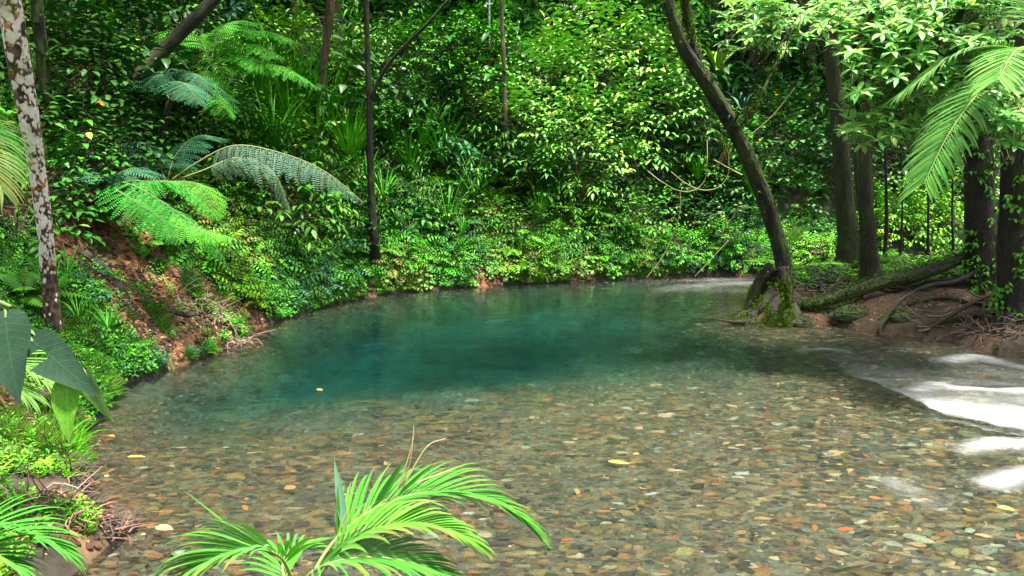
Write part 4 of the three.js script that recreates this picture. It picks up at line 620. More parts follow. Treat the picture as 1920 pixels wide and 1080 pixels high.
{
  seed = 54; // palm fronds poking in at the lower left corner
  const c = P(-150, 1090, 2.5), b = [c[0], H(c[0], c[2]) - 0.05, c[2]], t = thing('corner_palm', 'small palm with bright fronds in the lower left corner', 'palm', b), o = { L: 0.28, W: 0.02, n: 18, col: [0.04, 0.23, 0.014], grav: 0.6, angle: [0.8, 0.3], from: 0.2, r: 0.007, seg: 6 };
  const g = new Geo(b); tube(g, curve([b, mul(add(b, c), 0.5), c], 6), () => 0.02, { sides: 8, col: [0.08, 0.09, 0.03] }); part('stem', g.build(), M.stem, t);
  palmFrond(t, [c, P(-90, 1010, 2.55), P(-20, 985, 2.6), P(60, 1000, 2.65), P(125, 1035, 2.7)], o); palmFrond(t, [c, P(-100, 1050, 2.45), P(-40, 1035, 2.45), P(30, 1060, 2.5)], o);
  const c2 = P(-120, 760, 3.6), b2 = [c2[0], H(c2[0], c2[2]) - 0.05, c2[2]], t2 = thing('bank_palm', 'small palm with pale fronds behind the big foreground leaves', 'palm', b2), g2 = new Geo(b2); tube(g2, curve([b2, mul(add(b2, c2), 0.5), c2], 6), () => 0.02, { sides: 8, col: [0.08, 0.09, 0.03] }); part('stem', g2.build(), M.stem, t2);
  palmFrond(t2, [c2, P(-60, 680, 3.6), P(0, 670, 3.6), P(60, 690, 3.6), P(120, 720, 3.6)], { ...o, col: [0.09, 0.22, 0.03], L: 0.34, W: 0.024 }); palmFrond(t2, [c2, P(-70, 700, 3.4), P(-10, 700, 3.4), P(50, 740, 3.4)], { ...o, col: [0.09, 0.22, 0.03] });
}
// small palms and ferns on the point
for (const [nm, lab, base, tips, col] of [['palm_seedling', 'small bright palm frond by the foot of the leaning tree', [1478, 505, 10.9], [[1440, 492, 10.8], [1408, 490, 10.7]], GREEN.lime], ['palm_seedling', 'small feathery palm between leaning tree and mossed trunk', [1478, 480, 11.4], [[1498, 440, 11.4], [1540, 425, 11.4]], GREEN.vivid]]) {
  seed = 58; const c = P(...base), g0 = [c[0], H(c[0], c[2]) - 0.03, c[2]], t = thing(nm, lab, 'palm', g0), g = new Geo(g0); tube(g, [g0, mul(add(g0, c), 0.5), c], [0.015, 0.012, 0.01], { sides: 6, col: [0.06, 0.08, 0.03] }); part('stem', g.build(), M.stem, t);
  const o = { L: 0.3, W: 0.03, n: 13, col, grav: 0.5, angle: [1.1, 0.6], r: 0.007, from: 0.2 }; palmFrond(t, [c, ...tips.map((x) => P(...x))], o); palmFrond(t, [c, ...tips.map(([x, y, d]) => P(2 * base[0] - x + 20, y + 4, d - 0.3))], o); palmFrond(t, [c, ...tips.map(([x, y, d]) => P(mix(base[0], x, 0.4), y - 12, d + 0.4))], o);
}
// ---------------------------------------------------------------- big-leaved plant close to the camera on the left
{
  seed = 59; const b0 = P(-160, 900, 1.35), b = [b0[0], H(b0[0], b0[2]) - 0.05, b0[2]], t = thing('big_leaved_plant', 'large pointed glossy leaves hanging close at the left edge', 'plant', b);
  const st = new Geo(b), top = P(-30, 560, 1.35); tube(st, curve([b, P(-150, 760, 1.36), P(-110, 600, 1.36), top, P(20, 575, 1.34)], 20), (q) => 0.009 - 0.005 * q, { sides: 8, col: [0.07, 0.1, 0.03] }); part('stem', st.build(), M.stem, t);
  const big = (a, e, n, W, col, curl, notch) => { const g = new Geo(b), A = P(...a), E = P(...e), d = nrm(sub(E, A)), L = len(sub(E, A)) * (1 + curl * 0.25); leaf(g, A, d, n, L, W, { seg: 14, curl, fold: 0.28, col, prof: 'ovate', wav: 0.02 }); if (notch) { const [k0, k1, side] = notch; g.i = g.i.filter((_, i, arr) => { const tri = Math.floor(i / 3); const v = arr.slice(tri * 3, tri * 3 + 3).map((q) => [g.u[q * 2], g.u[q * 2 + 1]]); return !(v.every(([u, w]) => w >= k0 && w <= k1 && (side < 0 ? u <= 0.5 : u >= 0.5))); }); } part('leaf', g.build(), M.big, t); const pt = new Geo(b); tube(pt, curve([P(-5, 575, 1.35), mul(add(P(-5, 575, 1.35), A), 0.5), A, add(A, d, L * 0.1)], 6), (q) => 0.004 - 0.002 * q, { sides: 5, col: [0.08, 0.12, 0.03] }); part('petiole', pt.build(), M.stem, t); };
  big([10, 580, 1.34], [14, 745, 1.22], [0.15, 0.45, 1], 0.105, [0.009, 0.062, 0.028], 0.2);
  big([50, 630, 1.33], [168, 735, 1.24], [-0.2, 0.75, 0.9], 0.085, [0.012, 0.068, 0.032], 0.16, [0.2, 0.36, 1]);
  big([128, 700, 1.3], [120, 832, 1.24], [0.1, -0.2, 1], 0.058, [0.13, 0.42, 0.012], 0.12);
  big([158, 695, 1.3], [198, 798, 1.27], [-0.35, 0.4, 1], 0.04, [0.16, 0.34, 0.08], 0.2);
  big([0, 578, 1.4], [102, 632, 1.45], [-0.3, 1, 0.1], 0.07, [0.03, 0.13, 0.03], 0.25);
  big([-30, 570, 1.3], [-70, 720, 1.25], [0, 0.4, 1], 0.09, [0.025, 0.12, 0.04], 0.2);
}
// ---------------------------------------------------------------- hanging broad leaves, strap plants and epiphytes on the far bank
{
  seed = 61; const D1 = gd(825, 330), c = P(820, 300, D1), b = [c[0], H(c[0], c[2]) - 0.05, c[2]], t = thing('ginger_plant', 'plant with long arching stalks of broad drooping leaves', 'plant', b);
  for (const [s, tips] of [[[[835, 270], [870, 262], [905, 290]], [[835, 300], [850, 305], [905, 320], [925, 325], [880, 300]]], [[[825, 265], [845, 255], [865, 285]], [[838, 305], [870, 300], [856, 290]]], [[[850, 280], [890, 280], [915, 300]], [[935, 325], [905, 330], [920, 290]]]]) {
    const pts = curve([b, c, ...s.map(([x, y]) => P(x, y, D1 - 0.3))], 16), g = new Geo(b); tube(g, pts, (q) => 0.014 - 0.009 * q, { sides: 5, col: [0.06, 0.11, 0.03] }); const st = part('stalk', g.build(), M.stem, t);
    for (let i = 0; i < 9; i++) { const k = 7 + i, q = new Geo(b), sg = i % 2 ? 1 : -1, d = nrm(sub(pts[Math.min(16, k + 1)], pts[k - 1])), side = nrm(cross(d, UPV)); leaf(q, pts[k], nrm(add(add(mul(d, 0.7), side, sg * 0.5), [0, -1, 0], 0.75)), nrm(add(UPV, [0, 0, 1], 0.7)), rr(0.35, 0.5), rr(0.08, 0.12), { seg: 5, curl: 0.3, fold: 0.3, col: jit([0.03, 0.16, 0.045], 0.2), prof: 'lance' }); part('leaf', q.build(), M.leaf, st); }
  }
}
function strapPlant(name, label, at, n, L, W, col, o = {}) { const t = thing(name, label, o.cat || 'plant', at, o.group); for (let i = 0; i < n; i++) { const a = i / n * 6.28 + rr(-0.3, 0.3), e = rr(0.35, 1.1) * (o.spread || 1), d = nrm([Math.cos(a) * e, 1, Math.sin(a) * e + (o.fwd || 0)]), g = new Geo(at); blade(g, add(at, [Math.cos(a) * 0.03, -0.04, Math.sin(a) * 0.03]), d, nrm(cross(cross(d, UPV), d)), L * rr(0.6, 1.1), W * rr(0.8, 1.15), { seg: 6, grav: (o.grav ?? 0.6) * rr(0.6, 1.4), fold: 0.4, col: jit(col, 0.25), prof: o.prof || 'strap' }); part('leaf', g.build(), M.blade, t); } return t; }
seed = 63;
strapPlant('bird_nest_fern', 'bird nest fern perched on the leaning mossy trunk', P(1345, 125, 10.35), 16, 0.42, 0.07, GREEN.lime, { cat: 'fern', prof: 'lance' });
strapPlant('dark_strap_epiphyte', 'dark strap-leaved epiphyte hanging off the leaning trunk', P(1392, 200, 10.5), 12, 0.45, 0.05, GREEN.blue, { grav: 1.2, cat: 'fern', prof: 'lance' });
strapPlant('dark_strap_epiphyte', 'small drooping epiphyte low on the upper leaning trunk', P(1375, 230, 10.2), 9, 0.35, 0.04, GREEN.deep, { grav: 1.5, cat: 'fern', prof: 'lance' });
for (const [x, y, d, n, L, W, c, g, lab] of [[790, 225, 0, 24, 0.75, 0.035, GREEN.vivid, 0.35, 'upright sword-leaved clump above the broad drooping plant'], [660, 320, 0, 34, 0.95, 0.03, GREEN.lime, 0.45, 'pale sword-leaved clump left of the slim forked tree'], [530, 330, 0, 40, 1.2, 0.03, GREEN.mid, 1.1, 'dark fountain of strap leaves below the long grey frond'], [560, 200, 0, 40, 1.1, 0.025, GREEN.lime, 0.9, 'tall pale hanging grass clump right of the lime tree fern'], [500, 230, 0, 34, 1.0, 0.025, GREEN.mid, 0.9, 'hanging grass clump under the lime tree fern'], [620, 250, 0, 36, 1.1, 0.026, GREEN.vivid, 0.8, 'hanging grass clump below the brown trunk'], [770, 345, 0, 36, 1.1, 0.026, GREEN.mid, 1.0, 'arching grass clump right of the slim forked tree'], [830, 330, 0, 30, 1.0, 0.024, GREEN.vivid, 1.1, 'arching grass clump under the broad drooping leaves'], [600, 290, 0, 30, 0.9, 0.026, GREEN.lime, 0.6, 'pale grass clump at the bend of the long grey frond']]) { const p = add(land(x, y), [0, 0.3, 0.25]); strapPlant('sword_leaved_clump', lab, p, n, L * 1.35, W * 1.5, c.map((v) => v * 1.15), { grav: g, fwd: 0.25, group: 'sword-leaved clumps on the far bank' }); }
stick('sunken_stick', 'pale stick lying on the bed beyond the palm tip', 'stick', [[985, 932, 4.55, 4], [1020, 938, 4.5, 5], [1065, 944, 4.45, 3]], { bark: [0.3, 0.26, 0.2], moss: 0, sd: 301, group: 'sticks on the stream bed' }); stick('sunken_stick', 'pale stick on the bed right of the palm', 'stick', [[1130, 985, 4.05, 4], [1175, 992, 4.0, 5], [1215, 994, 4.0, 3]], { bark: [0.3, 0.26, 0.2], moss: 0, sd: 302, group: 'sticks on the stream bed' }); stick('sunken_stick', 'long broad pale stick at the bottom right shallows', 'stick', [[1540, 1078, 3.4, 10], [1600, 1068, 3.45, 12], [1640, 1060, 3.5, 8]], { bark: [0.34, 0.27, 0.2], moss: 0, sd: 303, group: 'sticks on the stream bed' });
// dead hanging fronds in the dark hollow
{
  seed = 65; const D0 = gd(1290, 290), c = P(1290, 250, D0), b = [c[0], H(c[0], c[2]) - 0.1, c[2]], t = thing('drooping_fan_palm', 'palm with yellowing fronds over the dark hollow of the bank', 'palm', b), g = new Geo(b); tube(g, curve([b, mul(add(b, c), 0.5), c], 6), () => 0.04, { sides: 8, col: [0.06, 0.045, 0.03] }); part('stem', g.build(), M.bark, t);
  const o = { L: 0.5, W: 0.04, n: 16, grav: 1.0, r: 0.01, from: 0.15, angle: [0.9, 0.4] };
  palmFrond(t, [c, P(1310, 240, D0 - 0.2), P(1345, 252, D0 - 0.4), P(1362, 300, D0 - 0.5)], { ...o, col: [0.2, 0.27, 0.06] }); palmFrond(t, [c, P(1275, 190, D0), P(1268, 165, D0 - 0.2), P(1262, 225, D0 - 0.5)], { ...o, col: [0.17, 0.2, 0.08] }); palmFrond(t, [c, P(1330, 260, D0 - 0.4), P(1360, 275, D0 - 0.6), P(1340, 320, D0 - 0.7)], { ...o, col: GREEN.straw, L: 0.4 }); palmFrond(t, [c, P(1270, 230, D0 - 0.2), P(1235, 235, D0 - 0.4), P(1215, 280, D0 - 0.5)], { ...o, col: GREEN.olive });
}
// ---------------------------------------------------------------- vines
const vine = (label, pts, r, col = [0.22, 0.2, 0.08]) => { const w = pts.map((p) => P(...p)), g = new Geo(w[0]); tube(g, curve(w, pts.length * 7), () => r * 0.72, { sides: 5, rough: 0.25, col }); const m = solo('hanging_vine', g.build(), M.stem, label, 'vine', 'vines before the dark hollow'); m.position.set(...w[0]); return m; };
vine('bare vine hanging straight into the water below the loops', [[1275, 358, 15.0], [1275, 395, 15.0], [1262, 440, 15.0], [1240, 485, 15.0], [1212, 521, 15.0]], 0.014, [0.2, 0.2, 0.06]);
vine('thin vine slanting down beside the straight hanging vine', [[1270, 400, 15.4], [1235, 435, 15.4], [1205, 480, 15.4], [1193, 520, 15.4]], 0.012);
vine('wide sagging vine loop across the dark hollow', [[1214, 320, 15.3], [1240, 340, 15.0], [1275, 358, 15.0], [1305, 355, 15.0], [1322, 335, 15.0], [1326, 300, 15.0], [1326, 262, 15.3]], 0.011, [0.2, 0.17, 0.08]);
vine('smaller sagging vine loop ending by the leaning trunk', [[1258, 322, 15.1], [1285, 343, 15.1], [1315, 356, 15.1], [1345, 352, 15.1], [1364, 330, 15.1], [1366, 285, 15.1]], 0.011, [0.24, 0.2, 0.08]);
vine('taut pale vine reaching to the leaning trunk', [[1340, 300, 13.6], [1365, 314, 12.4], [1392, 328, 11]], 0.012, [0.3, 0.3, 0.09]);
vine('straight bare stick leaning on the far bank right of the vines', [[1392, 422, 15.6], [1352, 466, 15.3], [1303, 518, 15.1]], 0.011, [0.17, 0.14, 0.06]);
vine('thin liana slanting behind the leaning trunk', [[1490, 165, 12.8], [1450, 215, 12.6], [1405, 255, 12.4]], 0.011, [0.25, 0.22, 0.08]);
vine('pale stick standing at the waterline of the left bank', [[602, 490, gd(612, 555) + 0.25], [612, 520, gd(615, 555) + 0.1], [622, 563, gd(622, 562)]], 0.012, [0.36, 0.3, 0.18]);
// ---------------------------------------------------------------- fallen log, roots, sticks and debris
function stick(name, label, cat, pts, o = {}) { const w = pts.map(([x, y, d]) => P(x, y, d)), g = new Geo(w[0]); tube(g, curve(w, pts.length * 6), radiiAlong(pts.map(([, , d, r]) => r * d / FPX / 2)), { sides: o.sides || 8, rough: o.rough ?? 0.2, nseed: o.sd || 0, colf: barkCol(o.bark || [0.09, 0.075, 0.06], TM, o.moss ?? 0.25, o.sd || 2) }); const t = thing(name, label, cat, w[0], o.group); part(o.part || 'wood', g.build(), M.bark, t); return t; }
{
  seed = 67; const t = stick('fallen_log', 'moss-covered fallen log lying across the point', 'log', [[1505, 574, 10.2, 12], [1545, 566, 10.25, 19.5], [1600, 548, 10.3, 23.2], [1660, 528, 10.35, 24], [1720, 515, 10.4, 24], [1775, 497, 10.45, 22.5], [1830, 468, 10.6, 18]], { moss: 0.75, sd: 6, sides: 14, bark: [0.06, 0.05, 0.035], rough: 0.15 });
  mossOn(t, ['wood'], 2600, (a, n) => n[1] > -0.1, [[0.06, 0.14, 0.015], [0.09, 0.15, 0.02], [0.04, 0.09, 0.012]]);
  const G = 'roots and sticks along the point';
  [['twisted_root', 'pale twisted root bending down to the water', [[1715, 548, 9.75, 3], [1692, 560, 9.55, 8], [1672, 580, 9.45, 11], [1660, 598, 9.38, 9], [1650, 612, 9.3, 9], [1652, 632, 9.2, 7]], { bark: [0.09, 0.07, 0.05] }], ['thin_root', 'thin bare root slanting over the red earth', [[1885, 545, 9.2, 7], [1830, 565, 9.2, 8], [1785, 590, 9.15, 8], [1730, 622, 9.05, 5]], { bark: [0.1, 0.06, 0.035] }], ['driftwood_branch', 'grey branch at the water edge under the right trunk', [[1860, 662, 8.5, 20], [1890, 658, 8.5, 22], [1940, 652, 8.5, 18]], { bark: [0.1, 0.08, 0.07] }], ['forked_root', 'knobbly root under the fallen log', [[1560, 606, 10.0, 10], [1600, 600, 10, 14], [1640, 590, 10, 12], [1670, 575, 10, 8]], { bark: [0.08, 0.065, 0.05] }], ['thin_root', 'dark root arching from the broad black trunk', [[1830, 510, 10.2, 10], [1790, 528, 10.1, 9], [1745, 535, 10, 8], [1690, 556, 9.9, 4]], { bark: [0.04, 0.035, 0.03] }], ['thin_root', 'second dark root running from the edge trunk to the water', [[1890, 590, 8.8, 26], [1870, 625, 8.7, 20], [1850, 650, 8.6, 14], [1830, 662, 8.5, 10]], { bark: [0.035, 0.03, 0.026] }], ['drift_twig', 'forked twig sticking from the point into the pool', [[1400, 604, 10, 5], [1370, 603, 10.05, 4], [1335, 597, 10.1, 3]], { bark: [0.08, 0.06, 0.045] }]].forEach(([n, l, p, o], i) => stick(n, l, 'root', p, { ...o, sd: 200 + i, moss: 0.12, group: G }));
  // mossy boulder-like hummocks on the point
  [[1595, 592, 9.95, 0.17, 'small green mossy hummock by the orange leaf'], [1680, 612, 9.5, 0.15, 'low mossy hummock beside the pale twisted root'], [1500, 612, 9.95, 0.13, 'wet mossy lump under the leaning tree roots'], [1400, 606, 10.1, 0.12, 'mossy lump at the tip of the point']].forEach(([x, y, d, r, lab], i) => { const p = P(x, y, d), g = new THREE.IcosahedronGeometry(1, 3), a = g.attributes.position, c = []; p[1] = H(p[0], p[2]) ; for (let k = 0; k < a.count; k++) { const X = a.getX(k), Y = a.getY(k), Z = a.getZ(k), q = r * (0.7 + 0.6 * fbm(X * 1.7 + i * 5, Z * 1.7 + Y, 3, 80 + i)); a.setXYZ(k, X * q * 1.5, Y * q * 0.8, Z * q); const m = ss(0.4, 0.55, fbm(X * 3, Z * 3 + Y * 2, 3, 90 + i)); c.push(...mixc([0.06, 0.05, 0.04], [0.05, 0.1, 0.015], m)); } g.setAttribute('color', new THREE.Float32BufferAttribute(c, 3)); g.computeVertexNormals(); const t2 = thing('mossy_hummock', lab, 'rock', p, 'mossy lumps on the point'); part('stone', g, M.soil, t2); mossOn(t2, ['stone'], 350, (q, n) => n[1] > 0.1, [[0.07, 0.14, 0.015], [0.04, 0.09, 0.012]]); });
  // root ball and twig heaps: each a heap of interlaced twigs
  const heap = (lab, at, n, R, L, cols, o = {}) => { const t = thing('twig_heap', lab, 'twig heap', at, o.group), g = new Geo(at); for (let i = 0; i < n; i++) { const a = rnd() * 6.28, q = Math.sqrt(rnd()) * R, x = at[0] + Math.cos(a) * q, z = at[2] + Math.sin(a) * q * 0.7, y = Math.max(H(x, z), 0.01) + rnd() * (o.h || 0.12) * (1 - q / R), d = nrm([rr(-1, 1), rr(-0.35, 0.5) + (o.up || 0), rr(-1, 1)]), l = L * rr(0.4, 1.1); tube(g, curve([[x, y, z], add([x, y + rr(-0.02, 0.03), z], d, l * 0.5), add([x, y, z], nrm(add(d, [rr(-0.5, 0.5), rr(-0.4, 0.3), rr(-0.5, 0.5)])), l)], 4), (u) => (o.r || 0.006) * (1 - 0.5 * u), { sides: 4, col: jit(pick(cols), 0.3) }); } const m = part('twigs', g.build(), M.dead, t); m.userData.kind = 'stuff'; return t; };
  const br = [[0.07, 0.045, 0.03], [0.11, 0.07, 0.05], [0.16, 0.11, 0.08]], rd = [[0.14, 0.05, 0.04], [0.07, 0.03, 0.028], [0.2, 0.12, 0.1], [0.045, 0.028, 0.026]];
  heap('tangle of dark roots overhanging the water on the left bank', land(400, 600), 90, 0.42, 0.4, br, { h: 0.25, r: 0.009 });
  heap('tangle of dry brown vines beside the slim forked tree', land(722, 290), 130, 0.55, 0.7, [[0.16, 0.09, 0.06], [0.2, 0.12, 0.09]], { h: 0.5, r: 0.008, up: 0.2 });
  heap('heap of reddish roots and twigs at the lower left shore', land(85, 965), 110, 0.24, 0.26, rd, { h: 0.14, r: 0.006 });
  heap('reddish root clump standing in the shallows at lower left', land(185, 985), 90, 0.17, 0.18, rd, { h: 0.12, r: 0.005 });
  heap('small dark root clump by the shore above the reddish heaps', land(125, 890), 60, 0.18, 0.2, [[0.09, 0.05, 0.045], [0.05, 0.035, 0.03]], { h: 0.1, r: 0.006 });
  heap('jumble of roots in the dark between log and leaning tree', P(1560, 520, 11), 120, 0.6, 0.5, [[0.06, 0.05, 0.04], [0.11, 0.09, 0.08]], { h: 0.3, r: 0.012 });
  heap('roots and twigs at the water below the right edge trunk', P(1880, 640, 8.7), 110, 0.5, 0.4, [[0.05, 0.035, 0.03], [0.1, 0.06, 0.045]], { h: 0.2, r: 0.01 });
  heap('sticks scattered on the red earth of the point', P(1790, 600, 9.2), 60, 0.6, 0.4, [[0.12, 0.07, 0.045], [0.2, 0.13, 0.09]], { h: 0.06, r: 0.007 });
  stick('bare_branch', 'smooth pale curved branch lying on the lower left shore', 'branch', [[-40, 900, 4.55, 17], [20, 915, 4.5, 16], [65, 928, 4.45, 15], [95, 942, 4.4, 13], [103, 955, 4.38, 9]], { bark: [0.36, 0.24, 0.17], moss: 0, rough: 0.06, sd: 3 });
  stick('bare_branch', 'thin pale stick lying above the smooth curved branch', 'branch', [[-30, 850, 5.1, 8], [30, 868, 5, 8], [80, 880, 4.95, 7]], { bark: [0.3, 0.2, 0.14], moss: 0, rough: 0.1, sd: 4 });
  stick('broken_stem', 'dark broken stem standing in the reddish root heap', 'branch', [[122, 1000, 4.15, 14], [112, 960, 4.2, 12], [100, 930, 4.25, 9], [92, 895, 4.3, 6]], { bark: [0.03, 0.018, 0.018], moss: 0, sd: 5 });
  stick('grey_branch', 'thick grey branch lying behind the big foreground leaves', 'branch', [[-20, 752, 5.4, 34], [40, 745, 5.4, 32], [110, 740, 5.4, 28]], { bark: [0.17, 0.13, 0.1], moss: 0.1, sd: 8 });
  stick('bank_root', 'dark root running down the bare red slope', 'root', [[112, 465, gd(135, 470), 16], [160, 480, gd(160, 482), 16], [200, 510, gd(200, 512), 14], [225, 540, gd(225, 542), 16], [240, 560, gd(240, 562), 10]], { bark: [0.05, 0.032, 0.03], moss: 0.1, sd: 9, group: 'roots on the left slope' });
  stick('bank_root', 'dark root crossing the slope above the root tangle', 'root', [[270, 565, gd(270, 567), 9], [310, 580, gd(310, 582), 11], [345, 590, gd(345, 592), 12], [400, 582, gd(400, 585), 9]], { bark: [0.06, 0.045, 0.04], moss: 0.1, sd: 10, group: 'roots on the left slope' });
}
// ---------------------------------------------------------------- fallen leaves one can pick out
seed = 69;
for (const [x, y, dx, L, W, c, lab, lev] of [[600, 731, 1, 0.07, 0.035, [0.55, 0.42, 0.06], 'small yellow leaf floating on the teal pool', 0], [255, 857, 1, 0.13, 0.03, [0.6, 0.42, 0.03], 'long yellow leaf floating by the left shore', 0], [310, 989, 1, 0.12, 0.06, [0.55, 0.24, 0.1], 'peach-orange leaf floating at the lower left', 0], [270, 1002, 0.6, 0.03, 0.018, [0.6, 0.25, 0.1], 'tiny orange leaf beside the peach-orange one', 0], [211, 817, 0.8, 0.07, 0.03, [0.4, 0.17, 0.06], 'brown-orange leaf afloat near the left shore', 0], [200, 893, 1, 0.035, 0.02, [0.55, 0.55, 0.25], 'pale green leaf bit afloat by the root clump', 0], [1617, 605, 0.9, 0.1, 0.06, [0.6, 0.17, 0.02], 'bright orange leaf lying below the fallen log', 0.09], [1588, 1004, 1, 0.12, 0.035, [0.6, 0.1, 0.025], 'red-orange leaf in the shallows at lower right', -0.06], [1541, 956, 1, 0.055, 0.03, [0.6, 0.12, 0.03], 'small red leaf in the shallows above the red-orange one', -0.06], [1640, 937, 1, 0.08, 0.04, [0.6, 0.13, 0.05], 'coral leaf on the stones below the rapid', -0.03], [1885, 952, 1, 0.1, 0.05, [0.5, 0.45, 0.04], 'yellow-green leaf caught at the rapid edge', 0.02], [1765, 833, 1, 0.1, 0.04, [0.3, 0.1, 0.03], 'rust-red leaf under the broken water', -0.04], [1160, 879, 1, 0.17, 0.06, [0.42, 0.34, 0.07], 'long olive-yellow leaf on the bed mid stream', -0.1], [545, 930, 1, 0.09, 0.07, [0.4, 0.2, 0.07], 'tan leaf on the bed left of the upright palm blade', -0.1], [410, 887, 0.8, 0.045, 0.025, [0.45, 0.18, 0.06], 'small tan leaf on the bed at left', -0.06], [190, 190, 0.9, 0.16, 0.05, [0.6, 0.2, 0.02], 'bright orange dead leaf among the dark upper left foliage', 'P9.5'], [255, 568, 0.9, 0.09, 0.05, [0.6, 0.16, 0.02], 'orange leaf on the slope of bare earth', 'land'], [205, 980, 1, 0.06, 0.05, [0.6, 0.13, 0.04], 'crumpled orange leaf on the reddish root clump', 'land'], [165, 792, 1, 0.07, 0.035, [0.5, 0.22, 0.08], 'orange-brown leaf at the left waterline', 'land'], [1930, 445, 0.9, 0.1, 0.05, [0.45, 0.12, 0.03], 'rust leaf by the right edge trunk', 'P8.3'], [1175, 318, 0.9, 0.16, 0.06, [0.6, 0.36, 0.03], 'yellow-orange leaf hanging on the far bank', 'P14']]) {
  const p = lev === 'land' ? add(land(x, y), UPV, 0.03) : typeof lev === 'string' ? P(x, y, +lev.slice(1)) : L0(x, y, lev === 0 ? 0.012 : lev), g = new Geo(p), air = typeof lev === 'string' && lev[0] === 'P'; leaf(g, add(p, [-L / 2, 0.004, 0]), nrm([dx, air ? -0.3 : 0.02, rr(-0.3, 0.3)]), air ? [0, 0.6, 1] : [0, 1, 0.1], L, W, { seg: 6, curl: 0.08, fold: 0.15, col: c, prof: 'broad', wav: 0.02 }); const m = solo('fallen_leaf', g.build(), M.thick, lab, 'leaf', 'fallen leaves'); m.position.set(...p);
}
// ---------------------------------------------------------------- what stands on the track above the bank
{
  let p = P(918, 62, 20.5), b = [p[0], H(p[0], p[2]) - 0.2, p[2]]; const t = thing('white_post', 'slim white post with a short crossbar above the far bank', 'post', b), y = P(918, -30, 20.5)[1] - b[1];
  part('pole', new THREE.CylinderGeometry(0.025, 0.028, y, 10).translate(0, y / 2, 0), std({ color: new THREE.Color(0.55, 0.6, 0.68), roughness: 0.5 }), t);
  const cy = P(918, 7, 20.5)[1] - b[1]; part('crossbar', new THREE.CylinderGeometry(0.018, 0.018, 0.2, 8).rotateZ(Math.PI / 2).translate(0, cy, 0), std({ color: new THREE.Color(0.6, 0.65, 0.72), roughness: 0.5 }), t);
  part('insulator', new THREE.SphereGeometry(0.05, 12, 8).scale(1, 0.9, 1).translate(-0.12, cy - 0.07, 0), std({ color: new THREE.Color(0.6, 0.66, 0.75), roughness: 0.4 }), t);
  const A = P(480, 12, 19), B = P(660, 43, 18.6); b = [A[0], A[1], A[2]]; const r = thing('handrail', 'dark handrail sloping past the trunks above the bank', 'handrail', b), g = new Geo(b); tube(g, curve([A, mul(add(A, B), 0.5), B], 8), () => 0.028, { sides: 8, col: [0.012, 0.02, 0.024] }); part('rail', g.build(), M.stem, r);
  for (const q of [A, B]) { const h = new Geo(b), foot = [q[0], H(q[0], q[2]) - 0.1, q[2]]; tube(h, [foot, mul(add(foot, q), 0.5), q], [0.035, 0.035, 0.035], { sides: 8, col: [0.014, 0.02, 0.022] }); part('rail_post', h.build(), M.stem, r); }
  const C = P(512, 60, 19.6), D = P(603, 66, 19.6), mid = mul(add(C, D), 0.5); b = [mid[0], H(mid[0], mid[2]) - 0.1, mid[2]]; const w = thing('concrete_parapet', 'pale concrete parapet glimpsed below the handrail', 'parapet', b); const hgt = P(560, 52, 19.6)[1] - b[1];
  part('wall', new THREE.BoxGeometry(len(sub(C, D)), hgt, 0.18).translate(0, hgt / 2, 0), std({ color: new THREE.Color(0.5, 0.44, 0.47), map: grainTex, roughness: 0.85 }), w); part('coping', new THREE.BoxGeometry(len(sub(C, D)) + 0.06, 0.06, 0.24).translate(0, hgt + 0.033, 0), std({ color: new THREE.Color(0.05, 0.04, 0.04), roughness: 0.85 }), w);
}
// ---------------------------------------------------------------- shrubs of the banks, placed where the photograph shows their kinds
seed = 81;
const put = (kind, px, py, s, o = {}) => { const p = land(px, py + (kind === 'fern' || kind === 'strap' ? 0 : 22)), k = kind === 'fern' || kind === 'strap' || py > 500 ? 1.1 : px < 470 ? 1.12 : py > 360 ? 1.25 : 1.5; return plant(kind, add(p, kind === 'strap' ? [0, 0.3, 0.25] : [0, -0.06, 0]), s * k, o); };
